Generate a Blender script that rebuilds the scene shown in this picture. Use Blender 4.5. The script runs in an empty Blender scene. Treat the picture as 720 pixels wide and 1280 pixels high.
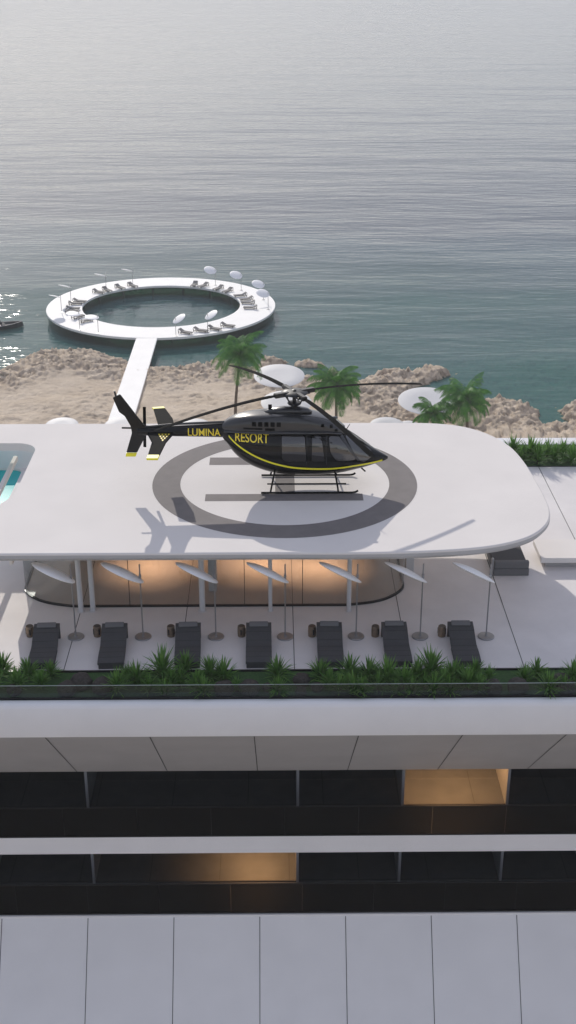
import bpy, bmesh, math, random
import numpy as np
from mathutils import Vector, Matrix, noise
from mathutils.bvhtree import BVHTree
from mathutils.geometry import tessellate_polygon

R = math.radians
PI = math.pi
scene = bpy.context.scene
COL = scene.collection
random.seed(7)

# ------------------------------------------------------------------ camera
PITCH = R(24.4); YAW = R(0.60); F = 1580.0
CAM = Vector((-0.0, -46.0, 19.5))
cd = bpy.data.cameras.new('camera')
cam = bpy.data.objects.new('camera', cd); COL.objects.link(cam)
cam.location = CAM
cam.rotation_euler = (PI/2-PITCH, 0, -YAW)
cd.sensor_fit = 'VERTICAL'; cd.sensor_height = 36; cd.sensor_width = 20.25
cd.lens = F/1280*36
cd.clip_start = 0.1; cd.clip_end = 30000
scene.camera = cam
CM = cam.rotation_euler.to_matrix()

def ray(px, py):
    return CM @ Vector(((px-360)/F, (640-py)/F, -1.0))
def onz(px, py, z):
    d = ray(px, py); t = (z-CAM.z)/d.z
    return CAM + d*t
def ony(px, py, y):
    d = ray(px, py); t = (y-CAM.y)/d.y
    return CAM + d*t

# ------------------------------------------------------------------ materials
MATS = {}
def nodes(m):
    m.use_nodes = True
    nt = m.node_tree
    return nt, nt.nodes, nt.links
def mat(name, col, rough=0.5, metal=0.0, var=0.0, vscale=2.0, bump=0.0, bscale=20.0, coat=0.0,
        spec=0.5, col2=None, detail=4, stretch=None, emis=None):
    if name in MATS: return MATS[name]
    m = bpy.data.materials.new(name); nt, n, l = nodes(m)
    b = n['Principled BSDF']
    b.inputs['Base Color'].default_value = (*col, 1)
    b.inputs['Roughness'].default_value = rough
    b.inputs['Metallic'].default_value = metal
    b.inputs['Specular IOR Level'].default_value = spec
    b.inputs['Coat Weight'].default_value = coat
    if emis:
        b.inputs['Emission Color'].default_value = (*emis[0], 1)
        b.inputs['Emission Strength'].default_value = emis[1]
    if var or col2 or bump:
        tc = n.new('ShaderNodeTexCoord'); mp = n.new('ShaderNodeMapping')
        l.new(tc.outputs['Object'], mp.inputs['Vector'])
        if stretch: mp.inputs['Scale'].default_value = stretch
    if var or col2:
        nz = n.new('ShaderNodeTexNoise'); nz.inputs['Scale'].default_value = vscale
        nz.inputs['Detail'].default_value = detail; nz.inputs['Roughness'].default_value = 0.6
        l.new(mp.outputs[0], nz.inputs['Vector'])
        cr = n.new('ShaderNodeValToRGB')
        cr.color_ramp.elements[0].position = 0.32; cr.color_ramp.elements[1].position = 0.68
        a = tuple(c*(1-var) for c in col); bb = col2 if col2 else tuple(min(1, c*(1+var)) for c in col)
        cr.color_ramp.elements[0].color = (*a, 1); cr.color_ramp.elements[1].color = (*bb, 1)
        l.new(nz.outputs['Fac'], cr.inputs['Fac']); l.new(cr.outputs[0], b.inputs['Base Color'])
    if bump:
        n2 = n.new('ShaderNodeTexNoise'); n2.inputs['Scale'].default_value = bscale; n2.inputs['Detail'].default_value = 5
        l.new(mp.outputs[0], n2.inputs['Vector'])
        bp = n.new('ShaderNodeBump'); bp.inputs['Strength'].default_value = bump; bp.inputs['Distance'].default_value = 0.02
        l.new(n2.outputs['Fac'], bp.inputs['Height']); l.new(bp.outputs[0], b.inputs['Normal'])
    MATS[name] = m
    return m

WHITE = mat('white_render', (.775,.738,.708), .85, var=.03, vscale=.35, bump=.06, bscale=60, spec=.1)
FASC = mat('white_panel', (.79,.785,.80), .45, var=.03, vscale=.5, bump=.05, bscale=40)
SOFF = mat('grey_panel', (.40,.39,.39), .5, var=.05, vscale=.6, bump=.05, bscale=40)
TERR = mat('terrace_paving', (.73,.70,.69), .75, var=.05, vscale=.6, bump=.08, bscale=50, spec=.2)
MARK = mat('marking_paint', (.185,.168,.165), .85, var=.08, vscale=1.6, bump=.1, bscale=70)
JOINT = mat('joint_line', (.05,.05,.05), .8)
DARKM = mat('dark_metal', (.03,.03,.032), .35, metal=.6)
STEEL = mat('brushed_steel', (.36,.36,.37), .38, metal=.75)
COLM = mat('column_paint', (.62,.62,.63), .4)
CANOPY = mat('canopy_fabric', (.94,.94,.94), .55, bump=.1, bscale=90)
FABRIC = mat('charcoal_fabric', (.062,.062,.066), .85, var=.15, vscale=30, bump=.35, bscale=220)
FABRIC2 = mat('grey_fabric', (.15,.15,.155), .85, bump=.3, bscale=200)
BRONZE = mat('bronze_metal', (.26,.20,.145), .38, metal=.8, var=.2, vscale=9)
GRASSM = mat('planter_turf', (.03,.08,.022), .9, col2=(.06,.14,.035), vscale=22, bump=.9, bscale=120)
def leaf_mat(name, c1, c2, sc):
    m = mat(name, c1, .5, col2=c2, vscale=sc, spec=.25); nt, n, l = nodes(m)
    b = n['Principled BSDF']; src = b.inputs['Base Color'].links[0].from_socket
    t = n.new('ShaderNodeBsdfTranslucent'); l.new(src, t.inputs[0]); mx = n.new('ShaderNodeMixShader'); mx.inputs[0].default_value = .3
    l.new(b.outputs[0], mx.inputs[1]); l.new(t.outputs[0], mx.inputs[2]); l.new(mx.outputs[0], n['Material Output'].inputs['Surface'])
    return m
LEAF = leaf_mat('leaf_green', (.08,.20,.035), (.18,.34,.08), 3.0)
PALML = leaf_mat('palm_green', (.024,.125,.011), (.11,.32,.035), 1.6)
BARK = mat('palm_bark', (.11,.08,.055), .9, var=.3, vscale=3, bump=.8, bscale=12, stretch=(1,1,6))
BOULD = mat('dark_boulder', (.05,.042,.036), .85, var=.4, vscale=3, bump=.9, bscale=9)
PAINT = mat('black_paint', (.004,.004,.0045), .10, coat=.12, spec=.26)
GREYP = mat('graphite_paint', (.034,.035,.038), .2, coat=.3)
BLACK = mat('vent_black', (.004,.004,.004), .9, spec=.05)
SHIELD = mat('windshield_glass', (.035,.037,.04), .05, spec=.9, coat=1.0)
YELLOW = mat('yellow_paint', (.92,.85,.03), .35)
GOLD = mat('gold_lettering', (.95,.74,.05), .35)
HGLASS = mat('tinted_glass', (.022,.021,.021), .04, spec=.9, coat=1.0)
BLADE = mat('blade_black', (.007,.007,.0075), .8, spec=.02)
SATIN = mat('satin_black', (.009,.009,.010), .75, spec=.03)
HULLM = mat('boat_hull', (.012,.012,.015), .25, coat=.4)
DECKM = mat('boat_deck', (.12,.075,.07), .6)
DFLOOR = mat('room_floor', (.075,.078,.085), .5, var=.15, vscale=1.5)
WFLOOR = mat('lounge_floor', (.54,.49,.465), .35, var=.06, vscale=.8)
WALLD = mat('room_partition', (.27,.275,.29), .6)
POOLT = mat('pool_tile', (.03,.52,.50), .4, var=.12, vscale=3)
LAMPM = mat('lamp_diffuser', (.9,.8,.65), .5, emis=((1,.72,.42), 6))

def glass_mat(name, tint, refl=0.08, rough=0.02, trans=True):
    m = bpy.data.materials.new(name); nt, n, l = nodes(m)
    n.remove(n['Principled BSDF'])
    out = n['Material Output']
    t = n.new('ShaderNodeBsdfTransparent'); t.inputs[0].default_value = (*tint, 1)
    g = n.new('ShaderNodeBsdfGlossy'); g.inputs['Roughness'].default_value = rough
    lw = n.new('ShaderNodeLayerWeight'); lw.inputs[0].default_value = .5
    pw = n.new('ShaderNodeMath'); pw.operation = 'POWER'; pw.inputs[1].default_value = 5; l.new(lw.outputs['Facing'], pw.inputs[0])
    fr = n.new('ShaderNodeMath'); fr.operation = 'MULTIPLY_ADD'; fr.inputs[1].default_value = .9; fr.inputs[2].default_value = refl*.6
    l.new(pw.outputs[0], fr.inputs[0])
    mx = n.new('ShaderNodeMixShader')
    l.new(fr.outputs[0], mx.inputs[0]); l.new(t.outputs[0], mx.inputs[1]); l.new(g.outputs[0], mx.inputs[2])
    l.new(mx.outputs[0], out.inputs['Surface'])
    return m
GLASS = glass_mat('clear_glass', (.86,.88,.88))
TGLASS = glass_mat('smoked_glass', (.24,.24,.25), refl=.03)
RGLASS = glass_mat('rail_glass', (.74,.80,.78))

# ------------------------------------------------------------------ mesh helpers
def link(name, me, m=None, parent=None):
    o = bpy.data.objects.new(name, me); COL.objects.link(o)
    if m: me.materials.append(m)
    if parent: o.parent = parent
    return o
def obj(name, bm, m, parent=None, smooth=False, angle=None):
    me = bpy.data.meshes.new(name)
    bmesh.ops.recalc_face_normals(bm, faces=bm.faces)
    bm.to_mesh(me); bm.free()
    if smooth:
        for p in me.polygons: p.use_smooth = True
        if angle:
            try: me.set_sharp_from_angle(angle=R(angle))
            except Exception: pass
    return link(name, me, m, parent)
def add_pattern(o, bm, m):
    """surface pattern (joints) kept inside its part's own mesh as a second material"""
    b2 = bmesh.new(); b2.from_mesh(o.data)
    n0 = len(b2.faces)
    t = bpy.data.meshes.new('t'); bm.to_mesh(t); bm.free(); b2.from_mesh(t); bpy.data.meshes.remove(t)
    b2.faces.ensure_lookup_table()
    k = len(o.data.materials); o.data.materials.append(m)
    for f in b2.faces[n0:]: f.material_index = k; f.smooth = False
    b2.to_mesh(o.data); b2.free()
def tag(o, label=None, cat=None, group=None, kind=None):
    if label: o['label'] = label
    if cat: o['category'] = cat
    if group: o['group'] = group
    if kind: o['kind'] = kind
    return o
def empty(name, loc, label, cat, group=None, rz=0):
    o = bpy.data.objects.new(name, None); COL.objects.link(o)
    o.empty_display_size = .2
    o.location = loc; o.rotation_euler.z = rz
    return tag(o, label, cat, group)
def copy_tree(o, parent=None):
    c = o.copy(); COL.objects.link(c)
    if parent: c.parent = parent
    for ch in [x for x in o.children]: copy_tree(ch, c)
    return c
def B(): return bmesh.new()
def box(bm, x0, x1, y0, y1, z0, z1, bevel=0, seg=2):
    g = bmesh.ops.create_cube(bm, size=1)
    vs = g['verts']
    for v in vs:
        v.co = Vector(((x0+x1)/2+v.co.x*(x1-x0), (y0+y1)/2+v.co.y*(y1-y0), (z0+z1)/2+v.co.z*(z1-z0)))
    if bevel:
        es = {e for v in vs for e in v.link_edges}
        bmesh.ops.bevel(bm, geom=list(es), offset=bevel, segments=seg, affect='EDGES', profile=.5)
def tube(bm, pts, rad, n=10, cap=True):
    pts = [Vector(p) for p in pts]
    if not hasattr(rad, '__len__'): rad = [rad]*len(pts)
    rings = []; ref = None
    for i, p in enumerate(pts):
        d = (pts[min(i+1, len(pts)-1)]-pts[max(i-1, 0)]).normalized()
        if ref is None: ref = Vector((0,0,1)) if abs(d.z) < .9 else Vector((1,0,0))
        a = d.cross(ref).normalized(); b = d.cross(a).normalized(); ref = -b if False else a.cross(d)
        rings.append([bm.verts.new(p+a*math.cos(t)*rad[i]+b*math.sin(t)*rad[i]) for t in [2*PI*k/n for k in range(n)]])
    for r0, r1 in zip(rings, rings[1:]):
        for k in range(n): bm.faces.new((r0[k], r0[(k+1)%n], r1[(k+1)%n], r1[k]))
    if cap:
        bm.faces.new(rings[0]); bm.faces.new(rings[-1][::-1])
def lathe(bm, prof, n=32, c=(0,0,0), M=None):
    rings = []
    for r, z in prof:
        if r < 1e-5:
            rings.append([bm.verts.new((0,0,z))])
        else:
            rings.append([bm.verts.new((r*math.cos(2*PI*k/n), r*math.sin(2*PI*k/n), z)) for k in range(n)])
    for a, b in zip(rings, rings[1:]):
        if len(a) == 1 and len(b) == 1: continue
        for k in range(n):
            k2 = (k+1) % n
            if len(a) == 1: bm.faces.new((a[0], b[k], b[k2]))
            elif len(b) == 1: bm.faces.new((a[k], a[k2], b[0]))
            else: bm.faces.new((a[k], a[k2], b[k2], b[k]))
    T = Matrix.Translation(Vector(c))
    if M: T = T @ M.to_4x4()
    for r in rings:
        for v in r: v.co = T @ v.co
def prism(bm, poly, z0, z1, holes=()):
    """vertical prism of a 2D outline with holes"""
    loops = [poly]+list(holes)
    flat = [p for lp in loops for p in lp]
    tris = tessellate_polygon([[Vector((p[0], p[1], 0)) for p in lp] for lp in loops])
    top = [bm.verts.new((p[0], p[1], z1)) for p in flat]
    bot = [bm.verts.new((p[0], p[1], z0)) for p in flat]
    for t in tris:
        try:
            bm.faces.new([top[i] for i in t]); bm.faces.new([bot[i] for i in reversed(t)])
        except ValueError: pass
    s = 0
    for lp in loops:
        k = len(lp)
        for i in range(k):
            j = (i+1) % k
            bm.faces.new((top[s+i], top[s+j], bot[s+j], bot[s+i]))
        s += k
def loft(bm, secs, n=28, ex=2.6, caps=True):
    """secs: (x, zbot, ztop, halfwidth[, exponent]) along x, superellipse sections"""
    rings = []
    for s in secs:
        x, zb, zt, w = s[:4]; e = s[4] if len(s) > 4 else ex
        cz = (zb+zt)/2; hz = (zt-zb)/2
        r = []
        for k in range(n):
            t = 2*PI*(k+.5)/n; c, q = math.cos(t), math.sin(t)
            y = w*math.copysign(abs(c)**(2/e), c); z = hz*math.copysign(abs(q)**(2/e), q)
            r.append(bm.verts.new((x, y, cz+z)))
        rings.append(r)
    for a, b in zip(rings, rings[1:]):
        for k in range(n): bm.faces.new((a[k], a[(k+1)%n], b[(k+1)%n], b[k]))
    if caps:
        bm.faces.new(rings[0]); bm.faces.new(rings[-1][::-1])
def catmull(pts, k=6, closed=False):
    out = []; n = len(pts); P = [np.array(p, float) for p in pts]
    rng = range(n if closed else n-1)
    for i in rng:
        p0 = P[(i-1) % n] if closed or i > 0 else P[0]
        p1 = P[i]; p2 = P[(i+1) % n]
        p3 = P[(i+2) % n] if closed or i+2 < n else P[-1]
        for j in range(k):
            t = j/k
            out.append(tuple(.5*((2*p1)+(-p0+p2)*t+(2*p0-5*p1+4*p2-p3)*t*t+(-p0+3*p1-3*p2+p3)*t**3)))
    if not closed: out.append(tuple(P[-1]))
    return out
def roundrect(x0, x1, y0, y1, r, seg=8):
    rs = r if hasattr(r, '__len__') else (r,)*4      # order: (x1,y1) (x0,y1) (x0,y0) (x1,y0)
    out = []
    for (cx, cy, sx, sy, a0), q in zip(((x1,y1,-1,-1,0), (x0,y1,1,-1,90), (x0,y0,1,1,180), (x1,y0,-1,1,270)), rs):
        for k in range(seg+1):
            a = R(a0+90*k/seg)
            out.append((cx+sx*q+q*math.cos(a), cy+sy*q+q*math.sin(a)))
    return out
ORD = ['first','second','third','fourth','fifth','sixth','seventh','eighth','ninth','tenth','eleventh','twelfth',
       'thirteenth','fourteenth','fifteenth','sixteenth','seventeenth','eighteenth','nineteenth','twentieth',
       'twenty-first','twenty-second','twenty-third','twenty-fourth','twenty-fifth','twenty-sixth','twenty-seventh',
       'twenty-eighth','twenty-ninth','thirtieth','thirty-first','thirty-second','thirty-third','thirty-fourth']
def pos(i, n, side='left'):
    if i == 0: return 'leftmost'
    if i == n-1: return 'rightmost'
    if i == n//2 and n % 2: return 'middle'
    if i >= n-4: return ORD[n-1-i]+' from the right'
    return ORD[i]+' from the left'

# ================================================================== SETTING
ZS = -40.0          # sea level
coast_px = [(-900,500),(-500,486),(-200,478),(-60,472),(0,467),(28,456),(46,446),(80,444),(110,443),(140,450),(165,459),
            (200,464),(228,462),(256,459),(270,453),(283,454),(300,461),(330,462),(352,467),(378,473),(420,479),(452,479),(468,470),
            (478,468),(492,463),(505,467),(520,465),(547,461),(562,469),(545,476),(526,482),(508,492),(500,505),(530,518),(565,512),
            (600,504),(630,502),(655,507),(676,518),(668,530),(690,532),(712,531),(703,518),(722,508),(800,506),(1000,512),(1500,530)]
coast = [onz(x, y, ZS) for x, y in coast_px]
coast = [(p.x, p.y) for p in coast]
coast_s = catmull(coast, 4)
poly = np.array(coast_s+[(900, coast_s[-1][1]), (900,-400), (-900,-400), (-900, coast_s[0][1])])
isl = [onz(387,456,ZS), onz(342,455,ZS), onz(416,468,ZS)]
isl = [(p.x, p.y, r) for p, r in zip(isl, (1.5, 1.6, .5))]

def signed(px, py):
    a = poly; b = np.roll(poly, -1, axis=0)
    dmin = np.full(px.shape, 1e9); ins = np.zeros(px.shape, bool)
    for (x0, y0), (x1, y1) in zip(a, b):
        dx, dy = x1-x0, y1-y0; L = dx*dx+dy*dy
        if L < 1e-9: continue
        t = np.clip(((px-x0)*dx+(py-y0)*dy)/L, 0, 1)
        dmin = np.minimum(dmin, np.hypot(px-x0-t*dx, py-y0-t*dy))
        c = ((y0 > py) != (y1 > py))
        if abs(dy) > 1e-12:
            ins ^= c & (px < (x1-x0)*(py-y0)/dy+x0)
    return np.where(ins, dmin, -dmin)

def axis(segs):
    out = []
    for a, b, s in segs:
        n = max(1, int(round((b-a)/s)))
        out += list(np.linspace(a, b, n, endpoint=False))
    out.append(segs[-1][1]); return np.array(out)
gx = axis([(-2500,-300,220),(-300,-90,14),(-90,-52,2.0),(-52,52,.26),(52,90,2.0),(90,300,14),(300,2500,220)])
gy = axis([(-1200,-60,120),(-60,96,13),(96,108,1.2),(108,152,.30),(152,170,1.0),(170,260,6),(260,1500,150)])
X, Y = np.meshgrid(gx, gy)
D = signed(X, Y)
for ix, iy, r in isl:
    D = np.maximum(D, np.clip(r-np.hypot((X-ix)*.8, (Y-iy)), -3, 9))
Zt = np.zeros_like(X)
it = np.nditer([X, Y, D], flags=['multi_index'])
for x, y, d in it:
    x = float(x); y = float(y); d = float(d)
    v = Vector((x*.10, y*.10, 3.1))
    big = noise.fractal(v, .8, 2.1, 3)
    d2 = d + 1.1*noise.noise(Vector((x*.45, y*.45, 1)))*min(1, max(0, 3-abs(d)/3))
    if d2 > 0: base = 0.15+.75*(1-math.exp(-d2/1.6))+.018*min(d2, 40)
    else: base = max(-9, d2*.28)
    rockm = max(0., 1-abs(d-3)/9)                       # rocky belt along the waterline
    rockm = min(1, rockm*1.6+max(0, .55*noise.noise(Vector((x*.09+7, y*.12, 5)))+.25))
    if x > 22: rockm = min(1.1, rockm+.35)
    if x > 4 and x < 20 and d > 7: rockm *= .35
    if abs(x) < 60 and 100 < y < 175:
        rid = noise.ridged_multi_fractal(Vector((x*.30, y*.42, .3)), .9, 2.2, 6, 1.0, 2.0)
        fine = noise.fractal(Vector((x*1.6, y*1.9, 2)), .7, 2.3, 4)
        vor = noise.voronoi(Vector((x*.55, y*.75, 9)))[0]
        cell = vor[1]-vor[0]
    else: rid = .8; fine = 0; cell = .2
    h = base + rockm*(.50*(rid-.75)+.45*min(cell, .6)+.30*fine) + .13*fine*(.3+rockm) + .35*big*min(1, max(0, d/6))
    if rockm > .15 and d > -1:
        q_ = .30+.10*noise.noise(Vector((x*.05, y*.05, 8)))
        hq = q_*math.floor(h/q_)+q_*min(1, max(0, (h/q_-math.floor(h/q_)-.55)/.25))
        h = h+(hq-h)*min(.9, rockm)
    if d < 0: h = base+.55*(rid-.8)*min(1, -d*.3)+.2*fine
    ho = h
    # a rocky rise on the left and a sandy plateau behind the pier
    if d > 0:
        ho += 1.0*math.exp(-((x+33)/9)**2-((y-137)/7)**2)*min(1, d/2)
    Zt[it.multi_index] = ZS+ho
ny, nx = X.shape
me = bpy.data.meshes.new('ground')
verts = np.stack([X, Y, Zt], -1).reshape(-1, 3)
i = np.arange(ny*nx).reshape(ny, nx)
faces = np.stack([i[:-1,:-1], i[:-1,1:], i[1:,1:], i[1:,:-1]], -1).reshape(-1, 4)
me.vertices.add(len(verts)); me.vertices.foreach_set('co', verts.ravel())
me.loops.add(faces.size); me.loops.foreach_set('vertex_index', faces.ravel())
me.polygons.add(len(faces)); me.polygons.foreach_set('loop_start', np.arange(0, faces.size, 4))
me.update(); me.validate()
me.polygons.foreach_set('use_smooth', np.ones(len(faces), bool))

def ground_mat():
    m = bpy.data.materials.new('shore_rock_sand'); nt, n, l = nodes(m); b = n['Principled BSDF']
    b.inputs['Roughness'].default_value = .9; b.inputs['Specular IOR Level'].default_value = .2
    tc = n.new('ShaderNodeTexCoord')
    def nz(sc, det=6, rough=.6):
        a = n.new('ShaderNodeTexNoise'); a.inputs['Scale'].default_value = sc; a.inputs['Detail'].default_value = det
        a.inputs['Roughness'].default_value = rough; l.new(tc.outputs['Object'], a.inputs['Vector']); return a
    a = nz(.9, 8, .7); r = n.new('ShaderNodeValToRGB')
    e = r.color_ramp.elements; e[0].position = .34; e[0].color = (.24,.18,.125,1); e[1].position = .66; e[1].color = (.76,.625,.485,1)
    k = e.new(.5); k.color = (.57,.455,.345,1)
    l.new(a.outputs['Fac'], r.inputs['Fac'])
    # sand where flat
    g = n.new('ShaderNodeNewGeometry'); sp = n.new('ShaderNodeSeparateXYZ'); l.new(g.outputs['Normal'], sp.inputs[0])
    mr = n.new('ShaderNodeMapRange'); mr.inputs['From Min'].default_value = .86; mr.inputs['From Max'].default_value = .985
    l.new(sp.outputs['Z'], mr.inputs['Value'])
    s = nz(.25, 5); rs = n.new('ShaderNodeValToRGB'); e = rs.color_ramp.elements
    e[0].position = .35; e[0].color = (.66,.54,.41,1); e[1].position = .65; e[1].color = (.78,.655,.515,1)
    l.new(s.outputs['Fac'], rs.inputs['Fac'])
    mx = n.new('ShaderNodeMix'); mx.data_type = 'RGBA'
    l.new(mr.outputs[0], mx.inputs['Factor']); l.new(r.outputs[0], mx.inputs['A']); l.new(rs.outputs[0], mx.inputs['B'])
    # wet line and, below water, darkening by depth painted in for absorbed light
    p = n.new('ShaderNodeSeparateXYZ'); l.new(g.outputs['Position'], p.inputs[0])
    zz = n.new('ShaderNodeMapRange'); zz.inputs['From Min'].default_value = ZS-2.6; zz.inputs['From Max'].default_value = ZS+.22
    l.new(p.outputs['Z'], zz.inputs['Value'])
    rz = n.new('ShaderNodeValToRGB'); e = rz.color_ramp.elements
    e[0].position = 0; e[0].color = (.05,.11,.095,1); e[1].position = 1; e[1].color = (1,1,1,1)
    q = e.new(.62); q.color = (.19,.33,.25,1); q = e.new(.91); q.color = (.34,.34,.26,1)
    l.new(zz.outputs[0], rz.inputs['Fac'])
    mm = n.new('ShaderNodeMix'); mm.data_type = 'RGBA'; mm.blend_type = 'MULTIPLY'; mm.inputs['Factor'].default_value = 1
    l.new(mx.outputs['Result'], mm.inputs['A']); l.new(rz.outputs[0], mm.inputs['B']); l.new(mm.outputs['Result'], b.inputs['Base Color'])
    f = nz(3.2, 8, .78); bp = n.new('ShaderNodeBump'); bp.inputs['Strength'].default_value = 1.0; bp.inputs['Distance'].default_value = .30
    l.new(f.outputs['Fac'], bp.inputs['Height']); l.new(bp.outputs[0], b.inputs['Normal'])
    return m
tag(link('ground', me, ground_mat()), 'pale rocky shore with sandy patches below the hotel', kind='structure')

def sea_mat():
    m = bpy.data.materials.new('sea_water'); nt, n, l = nodes(m); b = n['Principled BSDF']
    out = n['Material Output']
    tc = n.new('ShaderNodeTexCoord')
    def nz(sc, st, det=4, rough=.55, loc=(0,0,0), rot=0):
        mp = n.new('ShaderNodeMapping'); mp.inputs['Scale'].default_value = st; mp.inputs['Location'].default_value = loc
        mp.inputs['Rotation'].default_value = (0,0,rot)
        l.new(tc.outputs['Object'], mp.inputs['Vector'])
        a = n.new('ShaderNodeTexNoise'); a.inputs['Scale'].default_value = sc; a.inputs['Detail'].default_value = det
        a.inputs['Roughness'].default_value = rough; l.new(mp.outputs[0], a.inputs['Vector']); return a
    w1 = nz(.030, (.35,1.2,1), 6, .62, rot=.12)     # long swell
    w2 = nz(.22, (.30,1,1), 5, .6, (9,4,0), -.08)   # ripples
    w3 = nz(1.5, (.45,1,1), 3, .6, (1,8,0), .1)
    def mth(op, a, b_):
        k = n.new('ShaderNodeMath'); k.operation = op
        for s, v in zip(k.inputs, (a, b_)):
            if hasattr(v, 'links'): l.new(v, s)
            else: s.default_value = v
        return k.outputs[0]
    h = mth('ADD', mth('MULTIPLY', w1.outputs['Fac'], 2.9), mth('ADD', mth('MULTIPLY', w2.outputs['Fac'], .30), mth('MULTIPLY', w3.outputs['Fac'], .012)))
    bp = n.new('ShaderNodeBump'); bp.inputs['Strength'].default_value = .4; bp.inputs['Distance'].default_value = 1.0
    l.new(h, bp.inputs['Height'])
    b.inputs['Roughness'].default_value = .06; b.inputs['IOR'].default_value = 1.33; b.inputs['Specular IOR Level'].default_value = .36
    # body colour: teal shallows to grey-green deep, by real distance off shore
    g = n.new('ShaderNodeNewGeometry'); p = n.new('ShaderNodeSeparateXYZ'); l.new(g.outputs['Position'], p.inputs[0])
    pn = nz(.02, (.6,1.3,1), 4, .6, (3,3,0))
    yy = mth('ADD', p.outputs['Y'], mth('MULTIPLY', mth('SUBTRACT', pn.outputs['Fac'], .5), 160))
    mr = n.new('ShaderNodeMapRange'); mr.inputs['From Min'].default_value = 120; mr.inputs['From Max'].default_value = 260
    l.new(yy, mr.inputs['Value'])
    cr = n.new('ShaderNodeValToRGB'); e = cr.color_ramp.elements
    e[0].position = 0; e[0].color = (.062,.20,.19,1); e[1].position = 1; e[1].color = (.05,.068,.088,1)
    q = e.new(.4); q.color = (.056,.115,.125,1)
    l.new(mr.outputs[0], cr.inputs['Fac']); l.new(cr.outputs[0], b.inputs['Base Color'])
    l.new(bp.outputs[0], b.inputs['Normal'])
    t = n.new('ShaderNodeBsdfTransparent'); t.inputs[0].default_value = (.40,.72,.66,1)
    mx = n.new('ShaderNodeMixShader')
    fr = n.new('ShaderNodeMapRange'); fr.inputs['From Min'].default_value = 120; fr.inputs['From Max'].default_value = 210
    fr.inputs['To Min'].default_value = .52; fr.inputs['To Max'].default_value = .0
    l.new(yy, fr.inputs['Value']); l.new(fr.outputs[0], mx.inputs[0])
    l.new(b.outputs[0], mx.inputs[1]); l.new(t.outputs[0], mx.inputs[2]); l.new(mx.outputs[0], out.inputs['Surface'])
    return m
bm = B()
vs = [bm.verts.new(p) for p in ((-9000,90,ZS),(9000,90,ZS),(9000,14000,ZS),(-9000,14000,ZS))]
bm.faces.new(vs)
tag(obj('sea', bm, sea_mat()), 'calm grey-green sea fading into haze', kind='structure')

# ================================================================== HOTEL
hotel = empty('hotel_building', (0,0,0), 'white hotel with a rounded helipad roof, lounger terrace and dark balconies', 'building')
ZF = -3.6
# --- roof slab: long slab with rounded right end and an opening over the pool
def slab_outline(inset=0):
    s = inset
    bk = onz(565,528,0).y-s; 
    pts_px = [(440,528),(500,528),(540,528.6),(575,532),(608,541),(636,556),(655,576),(670,600),(682,622),(688,641),(683,656),(664,670),(630,680),(585,686),(520,689.5),(440,691),(360,691)]
    c = [onz(x, y, 0) for x, y in pts_px]
    c = [Vector((p.x, p.y)) for p in c]
    c = [Vector(p) for p in catmull([tuple(p) for p in c], 4)]
    cen = Vector((0,0))
    if s:
        out = []
        for i_, p in enumerate(c):
            a = c[max(0, i_-1)]; b = c[min(len(c)-1, i_+1)]
            d = (b-a).normalized(); nrm = Vector((d.y, -d.x))     # clockwise travel: inward normal
            out.append(p+nrm*s)
        c = out
    yb = c[0].y; yf = c[-1].y
    return [(-40, yb)]+[tuple(p) for p in c]+[(-40, yf)]
XH = onz(43,565,0).x
hole = roundrect(-34, XH, -3.4, onz(20,554,0).y, (.9,.9,2.6,2.6), 8)
holeL = hole
bm = B()
lv = [(0,.06),(-.03,.015),(-.07,0),(-.19,0),(-.30,.08),(-.335,.20)]
o0 = [slab_outline(s) for z, s in lv]
rings = [[bm.verts.new((p[0], p[1], z)) for p in o] for (z, s), o in zip(lv, o0)]
for a, b in zip(rings, rings[1:]):
    k = len(a)
    for i_ in range(k): bm.faces.new((a[i_], a[(i_+1)%k], b[(i_+1)%k], b[i_]))
def cap_with_hole(ring, z, hl):
    hv = [bm.verts.new((p[0], p[1], z)) for p in hl]
    allv = ring+hv
    for t in tessellate_polygon([[v.co for v in ring], [v.co for v in hv]]):
        try: bm.faces.new([allv[q] for q in t])
        except ValueError: pass
    return hv
h0 = cap_with_hole(rings[0], 0, hole); h1 = cap_with_hole(rings[-1], -.335, hole)
k = len(h0)
for i_ in range(k): bm.faces.new((h0[i_], h0[(i_+1)%k], h1[(i_+1)%k], h1[i_]))
roof = obj('roof_slab', bm, WHITE, hotel, smooth=True, angle=22)
roof.data.materials.append(mat('slab_edge_shade', (.47,.465,.47), .6, spec=.2, var=.04, vscale=.6))  # darker grey for the front edge, shade from less sky put into the colour
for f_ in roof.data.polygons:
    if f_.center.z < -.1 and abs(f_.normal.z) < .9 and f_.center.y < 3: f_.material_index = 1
bm = B(); box(bm, XH+.01, XH+.13, -3.3, 3.9, -2.0, -.338); obj('sun_patch_blocker', bm, WHITE, hotel)  # unseen hanging wall added to cut the sun coming through the opening
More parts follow.
